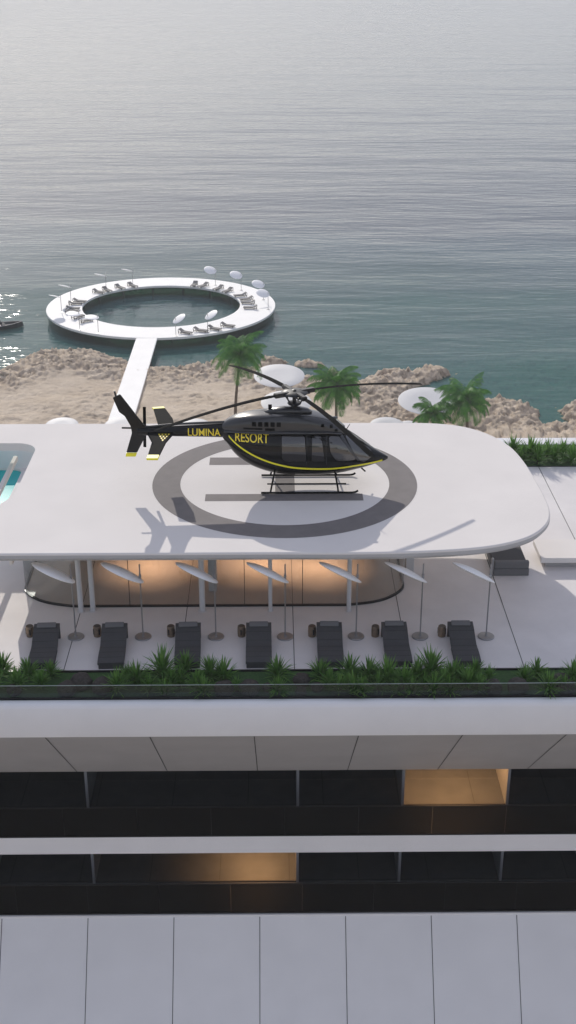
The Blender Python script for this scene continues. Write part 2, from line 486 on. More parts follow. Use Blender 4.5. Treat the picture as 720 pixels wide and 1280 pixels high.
# helipad marking
cc = onz(356,603.5,0); 
def annulus(bm, cx, cy, ro, ri, z, n=96):
    a = [bm.verts.new((cx+ro*math.cos(2*PI*k/n), cy+ro*math.sin(2*PI*k/n), z)) for k in range(n)]
    b = [bm.verts.new((cx+ri*math.cos(2*PI*k/n), cy+ri*math.sin(2*PI*k/n), z)) for k in range(n)]
    for k in range(n): bm.faces.new((a[k], a[(k+1)%n], b[(k+1)%n], b[k]))
hc = onz(356,601.5,0)
RO = (onz(521,602,0).x-onz(191,602,0).x)/2
bm = B(); annulus(bm, hc.x, hc.y, RO, RO*.79, .004)
obj('helipad_circle', bm, MARK, roof)
bm = B()
def quad(bm, x0, x1, y0, y1, z):
    bm.faces.new([bm.verts.new(p) for p in ((x0,y0,z),(x1,y0,z),(x1,y1,z),(x0,y1,z))])
ha, hb = onz(256,626.5,0), onz(453,617,0)
hu, hd = onz(264,572,0), onz(452,580.5,0)
xa, xb = ha.x, hb.x
quad(bm, xa, xb, ha.y, hb.y, .004); quad(bm, xa, xb, hd.y, hu.y, .004)
quad(bm, onz(344,600,0).x, onz(368,600,0).x, hb.y, hd.y, .004)
obj('helipad_letter', bm, MARK, roof)

# --- terrace deck, planters, parapets
YP0, YP1 = -8.3, -10.12          # front planter
YB0 = onz(700,583,ZF).y; YB1 = onz(700,556.5,ZF).y
XL, XR = -42, 46
POOLX = onz(15.5,614,ZF).x
bm = B()
px0, px1, py0, py1 = -30, POOLX, 1.5, YB0
box(bm, px1, XR, YP0, YB0, ZF-.5, ZF); box(bm, XL, px1, YP0, py0, ZF-.5, ZF)
tfl = obj('terrace_floor', bm, TERR, hotel)
bm = B()
def strip(bm, p, q, w, z=.003, dz=0):
    p = Vector(p); q = Vector(q); d = (q-p).normalized(); s = Vector((-d.y, d.x, 0))*w/2
    bm.faces.new([bm.verts.new(v) for v in (p-s, p+s, q+s, q-s)])
for k in range(-10, 12):
    x = .62+4.0*k
    y1 = YB0 if x > px1 else py0
    strip(bm, (x, YP0, ZF+.003), (x, y1, ZF+.003), .028)
add_pattern(tfl, bm, JOINT)
bm = B(); box(bm, XL, XR, YP1, YP0, ZF-.5, ZF-.06)
obj('planter_bed', bm, GRASSM, hotel)
bm = B(); box(bm, 9.5, XR, YB0, YB1, ZF-.5, ZF+.02)
obj('planter_bed', bm, GRASSM, hotel)
bm = B(); box(bm, XL, XR, YP0-.05, YP0, ZF-.3, ZF+.012)
box(bm, 9.4, XR, YB0-.05, YB0, ZF-.3, ZF+.03)
obj('planter_edge', bm, DARKM, hotel)
# back parapet wall
bm = B(); box(bm, XL, XR, YB1+.003, YB1+.9, ZF-1.3, ZF+.06, .03)
obj('back_parapet', bm, FASC, hotel)
bm = B(); box(bm, XL, 9.5, YB0+.003, YB1, ZF-1.2, ZF+.93, .03)
obj('pool_wall', bm, FASC, hotel)
# front fascia with rolled lip, undercut soffit panels, balcony storeys, skirt
YF = YP1-.02
prof = [(YF+.0,ZF-.5),(YF, ZF-.02),(YF-.07,ZF+.02),(YF-.22,ZF+.03),(YF-.32,ZF-.03),(YF-.38,ZF-.16),(YF-.38,ZF-1.18),(YF-.36,ZF-1.25)]
def extrude_x(bm, prof, x0, x1, close=False):
    a = [bm.verts.new((x0, y, z)) for y, z in prof]; b = [bm.verts.new((x1, y, z)) for y, z in prof]
    k = len(prof)
    for i_ in range(k if close else k-1):
        j = (i_+1) % k
        bm.faces.new((a[i_], a[j], b[j], b[i_]))
    if close: bm.faces.new(a); bm.faces.new(b[::-1])
top_edge = onz(345,921,0); 
zt = ZF-1.25; yt = YF-.36
# soffit runs at 45 degrees down and inwards
d963 = ray(345,963); t = ((yt-zt)-(CAM.y-CAM.z) + 2*0)/1.0
# solve CAM + s*d = (y, z) with y - yt = -(z - zt)
s_ = ((yt+zt)-(CAM.y+CAM.z))/(d963.y+d963.z)
yb_ = CAM.y+s_*d963.y; zb_ = CAM.z+s_*d963.z
bm = B(); extrude_x(bm, prof+[(YF+.4,ZF-1.25),(YF+.4,ZF-.5)], XL, XR, close=True)
obj('parapet_fascia', bm, FASC, hotel, smooth=True, angle=40)
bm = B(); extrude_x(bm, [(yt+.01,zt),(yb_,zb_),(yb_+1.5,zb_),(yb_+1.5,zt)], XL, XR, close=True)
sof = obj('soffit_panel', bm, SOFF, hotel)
bm = B()
dn = Vector((0, -1, -1)).normalized()
for k in range(-12, 14):
    x = -.76+3.5*k
    a = Vector((x, yt+.02, zt-.02)); b = Vector((x, yb_-.01, zb_+.01))
    o_ = dn*.006; w = Vector((.016,0,0))
    bm.faces.new([bm.verts.new(v+o_) for v in (a-w, a+w, b+w, b-w)])
add_pattern(sof, bm, JOINT)
YE = yb_-.35                    # balcony edge line
def zat(py, y): return ony(345, py, y).z
z_s1t = zat(1045.5, YE); z_s1b = zat(1066, YE); z_s2t = zat(1141.5, YE)
YG = onz(345,1008,z_s1t).y      # glazing line
f2 = z_s2t
YBK = YG+9
# ceilings / floor slabs
bm = B(); box(bm, XL, XR, YE, YG+.1, z_s1b, z_s1t, .015)
obj('balcony_slab', bm, FASC, hotel)
RFL = {}
for zf in (z_s1t, f2):
    bm = B(); box(bm, XL, XR, YE+.12, YBK, zf-.12, zf+.006)
    RFL[zf] = obj('room_floor', bm, DFLOOR, hotel)
bm = B(); box(bm, XL, XR, yb_+.1, YBK, zb_+.02, zb_+.5); obj('room_ceiling', bm, FASC, hotel)
bm = B(); box(bm, XL, XR, YG+.12, YBK, z_s1b, z_s1b+.3); obj('room_ceiling', bm, FASC, hotel)
bm = B(); box(bm, XL, XR, YBK, YBK+.3, -24, ZF-.6); obj('rear_wall', bm, WALLD, hotel)
parts_x = [-7.73,.84,5.08,9.4]
for zf, zc in ((z_s1t, zb_), (f2, z_s1b)):
    for k in range(-6, 9):
        x = .84+4.28*k
        if k in (-1,): continue
        bm = B(); box(bm, x-.055, x+.055, YG-.05, YG+6, zf+.007, zc-.002)
        obj('room_partition', bm, WALLD, hotel)
# floor joints, glazing, mullions
for zf in (z_s1t, f2):
    bm = B()
    for k in range(-8, 10):
        x = 8.1+3.1*k if zf == z_s1t else -2.45+2.95*k
        strip(bm, (x, YE+.15, zf+.010), (x, YG+6, zf+.010), .02)
    add_pattern(RFL[zf], bm, mat('thin_seam', (.02,.02,.02), .6))
for zf, zc in ((z_s1t, zb_), (f2, z_s1b)):
    bm = B(); box(bm, XL, XR, YG, YG+.02, zf+.05, zc-.01); obj('window_glazing', bm, GLASS, hotel)
    bm = B(); box(bm, XL, XR, YG-.03, YG+.04, zf+.007, zf+.06); obj('glazing_track', bm, JOINT, hotel)
    # smoked glass balustrade, pane by pane
    zr = zat(1009 if zf == z_s1t else 1105, YE+.05)
    for k in range(-14, 16):
        x = -8.4+2.9*k+(0 if zf == z_s1t else .7)
        if x > XR or x+2.9 < XL: continue
        bm = B(); box(bm, x+.005, x+2.895, YE+.04, YE+.06, zf+.03, zr); obj('balustrade_pane', bm, TGLASS, hotel)
    bm = B(); box(bm, XL, XR, YE+.03, YE+.07, zr+.001, zr+.03); obj('balustrade_rail', bm, DARKM, hotel)
    bm = B(); box(bm, XL, XR, YE+.01, YE+.09, zf-.02, zf+.05); obj('balustrade_shoe', bm, DARKM, hotel)
# sloping skirt wall: down and outwards at about 52 degrees
zk = f2-.02
bm = B(); box(bm, XL, XR, YE-.06, YE+.12, zk-.35, zk-.004, .01); obj('skirt_coping', bm, FASC, hotel)
kz = 5.5
sk = [(YE-.03, zk-.05),(YE-.03-.78*kz, zk-.05-kz),(YE-.03-.78*kz, ZS-1),(YE+4, ZS-1),(YE+4, zk-.4),(YE+.2,zk-.4)]
bm = B(); extrude_x(bm, [(YE+.1,zk-.05)]+sk[:4]+[(YE+4, zk-.2)], XL, XR, close=True)
skw = obj('skirt_wall', bm, FASC, hotel)
bm = B(); dn = Vector((0,-1,.78)).normalized()*.006
for k in range(-12, 14):
    x = -.73+3.5*k
    a = Vector((x, YE-.07, zk-.1)); b = Vector((x, YE-.03-.78*kz, zk-.05-kz)); w = Vector((.014,0,0))
    bm.faces.new([bm.verts.new(v+dn+Vector((0,-.0,0))) for v in (a-w, a+w, b+w, b-w)])
add_pattern(skw, bm, JOINT)
# body of the building down to the ground behind the balconies
bm = B(); box(bm, XL, XR, YBK+.35, YB1+.8, ZS-1, ZF-.51); obj('rear_block', bm, FASC, hotel)
bm = B(); box(bm, XL, XR, YE+4.05, YBK+.3, ZS-1, f2-.2); obj('lower_block', bm, FASC, hotel)
bm = B(); box(bm, XL, XR, YF+.45, YBK+.3, ZF-.9, ZF-.52); obj('deck_structure', bm, FASC, hotel)
# front glass rail on the parapet
zg = zat(855.5, YP1+.06)
bm = B(); box(bm, XL, XR, YP1+.04, YP1+.056, ZF-.05, zg); obj('parapet_glass', bm, RGLASS, hotel)
bm = B(); box(bm, XL, XR, YP1+.038, YP1+.058, zg+.001, zg+.014); obj('glass_edge', bm, mat('glass_edge', (.35,.42,.40), .2), hotel)
bm = B(); box(bm, XL, XR, YP1+.02, YP1+.075, ZF-.06, ZF+.045); obj('glass_shoe', bm, DARKM, hotel)

# --- glass lounge under the slab
gy0 = onz(300,758,ZF).y; gxl = onz(35,728,ZF).x; gxr = onz(503,728,ZF).x
lounge = roundrect(gxl, gxr, gy0, 3.2, (2.2,2.2,1.95,1.95), 10)
# stretch front corners in x as the photo shows broad curves
def widen(p):
    x, y = p
    return (x, y)
fr_l = [(gxl,3.2)]+catmull([(gxl, -1.6),(gxl+.06,-2.45),(gxl+.55,-3.1),(gxl+1.25,-3.5),(gxl+2.1,gy0+.02)], 5)
fr_r = catmull([(gxr-2.3,gy0+.02),(gxr-1.3,-3.5),(gxr-.6,-3.1),(gxr-.06,-2.4),(gxr,-1.6)], 5)+[(gxr,3.2)]
path = fr_l+fr_r
bm = B(); prism(bm, path, ZF+.004, ZF+.02); lfl = obj('lounge_floor', bm, WFLOOR, hotel)
def wall_along(bm, path, t, z0, z1):
    n_ = len(path); L = []; Rr = []
    for i_ in range(n_):
        a = Vector(path[max(0, i_-1)]); b = Vector(path[min(n_-1, i_+1)]); d = (b-a).normalized(); s = Vector((-d.y, d.x))*t/2
        p = Vector(path[i_]); L.append(p+s); Rr.append(p-s)
    vs = [[bm.verts.new((p.x, p.y, z)) for p in S] for S in (L, Rr) for z in (z0, z1)]
    l0, l1, r0, r1 = vs
    for i_ in range(n_-1):
        bm.faces.new((l0[i_], l0[i_+1], l1[i_+1], l1[i_])); bm.faces.new((r0[i_+1], r0[i_], r1[i_], r1[i_+1]))
        bm.faces.new((l1[i_], l1[i_+1], r1[i_+1], r1[i_])); bm.faces.new((l0[i_+1], l0[i_], r0[i_], r0[i_+1]))
bm = B(); wall_along(bm, path, .02, ZF+.06, -.34); obj('lounge_glazing', bm, GLASS, hotel, smooth=True, angle=40)
bm = B(); wall_along(bm, path, .09, ZF+.003, ZF+.07); obj('glazing_track', bm, DARKM, hotel, smooth=True, angle=40)
for x in (onz(163,757,ZF).x, onz(306,757,ZF).x, onz(378,757,ZF).x):
    bm = B(); box(bm, x-.012, x+.012, gy0-.02, gy0+.025, ZF+.07, -.34)
    obj('glazing_mullion', bm, DARKM, hotel)
# rear solid core of the lounge (services / lift) behind warm lit floor
bm = B(); box(bm, gxl+1.2, gxr-.6, 2.2, 3.0, ZF+.02, -.34); obj('core_wall', bm, mat('warm_wall', (.55,.47,.40), .6, var=.05, vscale=.7), hotel)
bm = B()
for k in range(-3, 4):
    x = .62+4.0*k
    strip(bm, (x, gy0+.1, ZF+.023), (x, 2.1, ZF+.023), .02)
add_pattern(lfl, bm, JOINT)
# columns
for cx, cy, r in ((101,766,.10),(116,765,.10),(253,765,.11),(338,765,.075),(436,765,.085)):
    p = onz(cx, cy, ZF); bm = B(); lathe(bm, [(r*1.5,ZF+.004),(r*1.5,ZF+.03),(r,ZF+.032),(r,-.338)], 20, (p.x, p.y+.1, 0))
    obj('column', bm, COLM, hotel, smooth=True, angle=40)
for cx, w in ((266,.16),(512,.16)):
    p = onz(cx, 740 if cx < 300 else 716, ZF); bm = B(); box(bm, p.x-w, p.x+w, p.y, p.y+.5, ZF+.021, -.338, .02); obj('pier_column', bm, COLM, hotel)
# beam beside the pool under the opening
bm = B(); xbm = -11.42; box(bm, xbm-.09, xbm+.09, -4.5, 5.7, -1.40, -1.18, .02)
obj('beam', bm, WHITE, hotel)
bm = B(); box(bm, xbm-.15, xbm+.15, -4.4, -4.1, ZF, -1.45); obj('beam_post', bm, COLM, hotel)
# pool
pool = empty('swimming_pool', (0,0,0), 'turquoise swimming pool seen through the opening in the roof slab', 'pool')
bm = B(); rr = roundrect(px0, px1-.003, py0+.003, py1-.003, (.5,.5,.5,.5), 6)
prism(bm, [(px0-.3,py0+.001),(px1-.001,py0+.001),(px1-.001,py1-.001),(px0-.3,py1-.001)], ZF-1.3, ZF-.001, [rr])
obj('basin', bm, TERR, pool)
bm = B(); quad(bm, px0, px1, py0, py1, ZF-1.25); obj('pool_bottom', bm, POOLT, pool)
bm = B(); prism(bm, [(p[0]*1.0, p[1]) for p in roundrect(px0+.01, px1-.01, py0+.01, py1-.01, .5, 6)], ZF-1.24, ZF-.08)
def pool_water():
    m = bpy.data.materials.new('pool_water'); nt, n, l = nodes(m); b = n['Principled BSDF']
    b.inputs['Base Color'].default_value = (.04,.62,.62,1); b.inputs['Roughness'].default_value = .08; b.inputs['IOR'].default_value = 1.33
    nz = n.new('ShaderNodeTexNoise'); nz.inputs['Scale'].default_value = 2.5; bp = n.new('ShaderNodeBump'); bp.inputs['Strength'].default_value = .15
    tc = n.new('ShaderNodeTexCoord'); l.new(tc.outputs['Object'], nz.inputs['Vector'])
    l.new(nz.outputs['Fac'], bp.inputs['Height']); l.new(bp.outputs[0], b.inputs['Normal'])
    t = n.new('ShaderNodeBsdfTransparent'); t.inputs[0].default_value = (.6,.95,.95,1); mx = n.new('ShaderNodeMixShader')
    mx.inputs[0].default_value = .35; l.new(b.outputs[0], mx.inputs[1]); l.new(t.outputs[0], mx.inputs[2])
    l.new(mx.outputs[0], n['Material Output'].inputs['Surface']); return m
obj('pool_water', bm, pool_water(), pool)

# ================================================================== TERRACE FURNITURE
def make_umbrella(rad=.84, hgt=2.97, tilt=(0,0), name='parasol', off=-.82, small=False):
    root = empty(name, (0,0,0), 'x', 'parasol')
    n_ = 16 if small else 36
    bm = B(); lathe(bm, [(0,0),(.29,0),(.30,.012),(.30,.035),(.285,.05),(.06,.055),(.045,.10),(.0,.10)], n_)
    obj('base', bm, STEEL, root, smooth=True, angle=40)
    bm = B(); tube(bm, [(0,0,.05),(0,0,hgt)], .026 if not small else .045, 10); obj('pole', bm, STEEL, root, smooth=True, angle=40)
    M = Matrix.Rotation(tilt[1], 3, 'Y') @ Matrix.Rotation(tilt[0], 3, 'X')
    zc = hgt-.62+abs(off)*math.sin(abs(tilt[1]))
    bm = B(); lathe(bm, [(0,.13),(rad*.35,.12),(rad*.75,.07),(rad*.985,.014),(rad,0),(rad*.97,-.02),(rad*.7,-.05),(rad*.3,-.07),(0,-.075)], n_*2, (off,0,zc), M)
    obj('canopy', bm, CANOPY, root, smooth=True, angle=50)
    if not small:
        bm = B()
        c = Vector((off,0,zc))
        tube(bm, [(0,0,hgt-.48),tuple(c+M@Vector((rad*.9,0,-.035))),tuple(c+M@Vector((0,0,.05)))], .016, 8)
        box(bm, -.045, .045, -.045, .045, hgt-.56, hgt-.42, .01)
        obj('arm', bm, STEEL, root)
    return root
ub = [(95,796.5),(179,796.5),(270,796.5),(356.5,796.5),(445,796),(525,796),(607.5,796)]
proto = make_umbrella(tilt=(R(-18), R(27)), off=-.62)
for i_, (x, y) in enumerate(ub):
    o = proto if i_ == 0 else copy_tree(proto)
    p = onz(x, y, ZF); o.location = (p.x, p.y, ZF+.001)
    o['label'] = 'tilted white disc parasol on the terrace, '+pos(i_, 7)
    o['group'] = 'disc parasols along the terrace'

def make_lounger():
    root = empty('sun_lounger', (0,0,0), 'x', 'sun lounger')
    # side profile: y from head (0) to foot (-2.2)
    top = catmull([(0.03,.60),(-.25,.555),(-.62,.44),(-.98,.30),(-1.25,.285),(-1.6,.31),(-2.0,.30),(-2.17,.27)], 6)
    th = .085
    def body(w, pr_top, lift, t):
        bm = B(); L = []
        for y, z in pr_top: L.append((y, z+lift))
        Lb = [(y, z-t) for y, z in L][::-1]
        pr = L+Lb
        extrude_x(bm, pr, -w, w, close=True)
        return bm
    bm = body(.455, top, 0, th)
    bmesh.ops.bevel(bm, geom=[e for e in bm.edges if abs(e.verts[0].co.x-e.verts[1].co.x) < 1e-6 and len(e.link_faces) == 2 and e.calc_face_angle(0) > .8], offset=.025, segments=2, affect='EDGES')
    obj('mattress', bm, FABRIC, root, smooth=True, angle=45)
    # shell: plate folding down behind the head and a box under the foot
    bm = B()
    box(bm, -.45, .45, -.06, .05, .0, .52, .02)
    obj('back_panel', bm, FABRIC, root)
    bm = B()
    box(bm, -.43, .43, -2.15, -.95, .0, .215, .02)
    obj('base_shell', bm, FABRIC, root)
    M = Matrix.Rotation(R(17), 4, 'X')
    bm = B(); box(bm, -.34, .34, -.12, .12, -.03, .04, .03, 3); bmesh.ops.transform(bm, matrix=Matrix.Translation((0,-.14,.625)) @ M, verts=bm.verts)
    obj('headrest', bm, FABRIC2, root, smooth=True, angle=45)
    bm = B()
    for y in (-.45,-.82,-1.15,-1.5,-1.85):
        zz = np.interp(-y, [-t_[0] for t_ in top], [t_[1] for t_ in top])
        box(bm, -.458, .458, y-.006, y+.006, zz-.06, zz+.004)
    obj('seam', bm, mat('seam_thread', (.02,.02,.022), .9), root)
    return root
lg = [(61,56),(145,140),(236,234),(323.5,323.5),(411,413),(491.5,498),(574,583)]
protoL = make_lounger()
for i_, (xh, xf) in enumerate(lg):
    o = protoL if i_ == 0 else copy_tree(protoL)
    ph = onz(xh, 787, ZF+.0); pf = onz(xf, 833, ZF)
    yh = -6.02
    Xc = (onz(xh, 773, ZF+.6).x + 0)
    o.location = (Xc, -6.08, ZF+.002)
    fx = onz((xh, xf)[1] - (0), 836, ZF).x
    fx = onz([51,138,234,323.5,414,500,586][i_], 836, ZF+.1).x
    o.rotation_euler.z = math.atan2(fx-Xc, 2.2)
    o['label'] = 'charcoal sun lounger with grey headrest on the terrace, '+pos(i_, 7)
    o['group'] = 'sun loungers along the terrace'
def make_drum():
    root = empty('side_table', (0,0,0), 'x', 'side table')
    bm = B(); lathe(bm, [(0,0),(.125,0),(.14,.015),(.15,.2),(.14,.405),(.125,.42),(.0,.42)], 28); obj('drum', bm, BRONZE, root, smooth=True, angle=40)
    bm = B(); lathe(bm, [(0,.421),(.118,.421),(.118,.428),(0,.428)], 24); obj('table_top', bm, mat('dark_bronze', (.09,.07,.055), .4, metal=.6), root)
    bm = B()
    for a in (-80, 10, 190):
        c = Vector((math.cos(R(a)), math.sin(R(a)), 0))*.146
        bmesh.ops.create_cube(bm, size=1, matrix=Matrix.Translation(c+Vector((0,0,.22))) @ Matrix.Rotation(R(a), 4, 'Z') @ Matrix.Diagonal((.02,.055,.22,1)))
    obj('slot', bm, DARKM, root)
    return root
dr = [38,122,214,302,390,469,552]
pd = make_drum()
for i_, x in enumerate(dr):
    o = pd if i_ == 0 else copy_tree(pd)
    p = onz(x, 795, ZF); o.location = (p.x, p.y, ZF+.002); o.rotation_euler.z = R(25*i_)
    o['label'] = 'small bronze drum side table on the terrace, '+pos(i_, 7)
    o['group'] = 'bronze side tables between the loungers'

# daybed at the right, partly under the slab
db = empty('daybed', (0,0,0), 'large dark grey daybed half hidden under the right end of the roof slab', 'daybed')
pa = onz(617,720,ZF); pb = onz(661,720,ZF)
x0, x1, y0 = pa.x, pb.x, pa.y
bm = B(); box(bm, x0, x1, y0, y0+2.3, ZF+.003, ZF+.30, .03); obj('base', bm, FABRIC2, db)
bm = B(); box(bm, x0+.03, x1-.03, y0+.25, y0+2.27, ZF+.303, ZF+.42, .04, 3); obj('mattress', bm, FABRIC, db)
bm = B(); box(bm, x0+.01, x1-.01, y0+.01, y0+.22, ZF+.303, ZF+.62, .05, 3); obj('backrest', bm, FABRIC2, db)
bm = B(); box(bm, x0-.10, x0-.02, y0+.0, y0+.16, ZF+.003, ZF+.75, .02); obj('arm_post', bm, STEEL, db)
# white platform
pl = empty('platform_bench', (0,0,0), 'low white platform bench with a recessed plinth at the right edge', 'bench')
pa = onz(676,704,ZF+.28)
bm = B(); box(bm, pa.x, pa.x+3.4, pa.y, pa.y+1.75, ZF+.28, ZF+.50, .02); obj('top_slab', bm, WHITE, pl)
bm = B(); box(bm, pa.x+.25, pa.x+3.2, pa.y+.25, pa.y+1.5, ZF+.003, ZF+.28); obj('plinth', bm, SOFF, pl)

# ================================================================== PLANTS & BOULDERS
def spiky(seed, h, nb):
    rnd = random.Random(seed); bm = B()
    for k in range(nb):
        az = rnd.uniform(0, 2*PI); el = R(rnd.uniform(18, 85)); L = h*rnd.uniform(.6, 1.05); w = rnd.uniform(.018, .03)
        d = Vector((math.cos(az)*math.cos(el), math.sin(az)*math.cos(el), math.sin(el)))
        s = Vector((-math.sin(az), math.cos(az), 0))
        z0 = rnd.uniform(.0, .35)*h
        prev = None
        for j in range(5):
            t = j/4; p = Vector((0,0,z0))+d*L*t*.8+Vector((0,0,-.22*L*t*t*math.cos(el)))
            ww = w*(1-t)**.6*(.5+.9*min(1, t*3)) if j < 4 else .001
            q = (bm.verts.new(p-s*ww), bm.verts.new(p+Vector((0,0,-ww*.5))), bm.verts.new(p+s*ww))
            if prev:
                bm.faces.new((prev[0], prev[1], q[1], q[0])); bm.faces.new((prev[1], prev[2], q[2], q[1]))
            prev = q
    me = bpy.data.meshes.new('leaves'); bm.to_mesh(me); bm.free(); me.materials.append(LEAF); return me
def stemm(h):
    bm = B(); tube(bm, [(0,0,-.05),(.01,0,h*.2),(0,.01,h*.42)], [.03,.025,.015], 6)
    me = bpy.data.meshes.new('stem'); bm.to_mesh(me); bm.free(); me.materials.append(BARK); return me
SV = [spiky(s, h, nb) for s, h, nb in ((1,.95,110),(2,.85,95),(3,1.05,120),(4,.75,90))]
ST = stemm(.8)
def place_plant(p, var, sc, label, group):
    r = empty('spiky_plant', p, label, 'plant', group, rz=random.uniform(0, 6.28)); r.scale = (sc,)*3
    o = bpy.data.objects.new('leaves', SV[var]); COL.objects.link(o); o.parent = r
    s = bpy.data.objects.new('stem', ST); COL.objects.link(s); s.parent = r
fp = [(5,838,1.0),(-6,858,.8),(36,845,1.05),(64,843,.8),(146,862,.85),(171,853,.95),(203,846,1.15),(206,868,.85),(226,853,.8),(246,860,1.0),(263,846,1.05),(279,849,.9),(232,838,.8),
      (347,846,.95),(348,868,.85),(412,856,.95),(437,846,1.1),(424,862,.8),(461,847,.95),(452,866,.9),(484,853,1.05),(505,857,.95),(521,849,.85),(538,844,1.2),(542,866,.95),
      (565,850,.95),(563,868,.8),(585,858,.85),(593,845,1.0),(610,850,.75),(670,843,.95),(686,866,.9),(716,850,.9)]
fp += [(22,858,.8),(52,856,.75),(160,846,.8),(186,862,.8),(215,856,.8),(255,866,.75),(296,860,.7),(400,846,.8),(440,866,.8),(472,860,.8),(495,866,.7),(515,866,.75),(530,858,.8),(555,858,.8),(576,847,.8),(600,862,.75),(655,850,.7),(704,860,.75)]
fp.sort()
for i_, (x, y, s) in enumerate(fp):
    p = onz(x, y+4, ZF-.05)
    if p.y < YP1+.25: p.y = YP1+.25
    if p.y > YP0-.2: p.y = YP0-.2
    side = ORD[i_]+' from the left' if i_ < 26 else (ORD[len(fp)-1-i_]+' from the right' if i_ < len(fp)-1 else 'rightmost')
    if i_ == 0: side = 'leftmost'
    size = 'tall' if s > 1.02 else ('low' if s < .86 else 'medium')
    place_plant((p.x, p.y, ZF-.06), i_ % 4, s*1.15, size+' spiky green plant in the front planter, '+side, 'spiky plants in the front planter')
bp_ = [(641,562,.95),(651,568,1.0),(662,566,1.15),(672,571,1.2),(683,565,.85),(693,569,1.15),(703,565,1.0),(714,571,1.1),(730,566,1.1),(625,566,.9)]
bp_.sort()
for i_, (x, y, s) in enumerate(bp_):
    p = onz(x, y+9, ZF)
    place_plant((p.x, min(max(p.y, YB0+.25), YB1-.2), ZF+.01), (i_+1) % 4, s*1.25, 'leafy green plant in the rear planter, '+ (ORD[i_]+' from the left' if i_ else 'leftmost'), 'green plants in the rear planter')
def boulder_mesh(seed):
    bm = B(); bmesh.ops.create_icosphere(bm, subdivisions=4, radius=1)
    for v in bm.verts:
        q = v.co.copy()
        f = 1+.16*noise.fractal(q*1.3+Vector((seed*7,0,0)), 1, 2, 4)+.05*noise.noise(q*6+Vector((seed,0,0)))
        v.co = q*f; v.co.z *= .8
    me = bpy.data.meshes.new('boulder'); bm.to_mesh(me); bm.free()
    for p in me.polygons: p.use_smooth = True
    me.materials.append(BOULD); return me
BV = [boulder_mesh(s) for s in range(3)]
bl = [(84,861,.33),(102,853,.38),(128,858,.36),(18,862,.25),(280,866,.34),(312,861,.36),(335,858,.2),(377,850,.3),(376,866,.2),(396,858,.2),(618,868,.34),(648,862,.36),(700,852,.34),(710,864,.3)]
bl.sort()
for i_, (x, y, r) in enumerate(bl):
    p = onz(x, y+5, ZF-.05)
    o = bpy.data.objects.new('boulder', BV[i_ % 3]); COL.objects.link(o)
    o.location = (p.x, max(min(p.y, YP0-r-.03), YP1+r+.08), ZF+r*.35); o.scale = (r,)*3; o.rotation_euler.z = i_*1.3
    tag(o, ('small' if r < .28 else 'large')+' dark round boulder in the front planter, '+(ORD[i_]+' from the left' if i_ else 'leftmost'), 'boulder', 'dark boulders in the front planter')

# ================================================================== HELICOPTER
HY = -.36
mast = ony(368,491,HY); HX = mast.x
heli = empty('helicopter', (HX, HY, .006), 'black helicopter with a yellow stripe and gold lettering parked on the helipad', 'helicopter')
def hx(px, py=540, y=0.0):            # pixel -> helicopter frame (x, z) on the plane y (helicopter frame)
    p = ony(px, py, HY+y); return (p.x-HX, p.z)
Z = lambda px, py, y=0.: hx(px, py, y)
secs = [(-2.76,1.98,2.45,.25,2.2),(-2.62,1.78,2.46,.36,2.2),(-2.3,1.36,2.46,.52,2.4),(-1.95,1.06,2.45,.65,2.6),(-1.5,.84,2.43,.76,2.9),(-.9,.66,2.41,.83,3.2),
        (-.2,.57,2.40,.86,3.5),(.6,.55,2.40,.86,3.5),(1.2,.56,2.40,.85,3.3),(1.6,.585,2.36,.83,3.0),(1.95,.62,2.24,.79,2.7),(2.3,.68,2.04,.70,2.4),
        (2.65,.75,1.80,.58,2.2),(3.0,.84,1.56,.42,2.1),(3.3,.93,1.36,.27,2.0),(3.52,1.0,1.23,.14,2.0),(3.64,1.06,1.15,.04,2.0)]
S2 = catmull([tuple(s) for s in secs], 3)
bm = B(); loft(bm, S2, 40)
bmesh.ops.recalc_face_normals(bm, faces=bm.faces)
bvh = BVHTree.FromBMesh(bm)
obj('fuselage', bm, PAINT, heli, smooth=True, angle=50)
cow = [(-2.76,2.20,2.58,.22,2.4),(-2.5,2.16,2.76,.36,2.6),(-2.1,2.16,2.90,.50,3.0),(-1.5,2.16,2.99,.60,3.6),(-.7,2.16,3.03,.65,4.0),(.3,2.16,3.01,.66,4.0),(.9,2.16,2.92,.64,3.6),
       (1.3,2.16,2.80,.60,3.0),(1.65,2.16,2.62,.52,2.6),(1.95,2.12,2.38,.38,2.2)]
bm = B(); loft(bm, catmull(cow, 3), 32)
bmesh.ops.recalc_face_normals(bm, faces=bm.faces)
bvh_c = BVHTree.FromBMesh(bm)
obj('engine_cowling', bm, GREYP, heli, smooth=True, angle=50)
bm = B(); loft(bm, [(-1.15,2.98,3.04,.06,2),(-.95,2.95,3.14,.18,2),(-.4,2.95,3.22,.27,2),(.2,2.95,3.22,.27,2),(.5,2.95,3.15,.20,2),(.68,2.98,3.05,.07,2)], 24)
obj('mast_fairing', bm, GREYP, heli, smooth=True, angle=60)

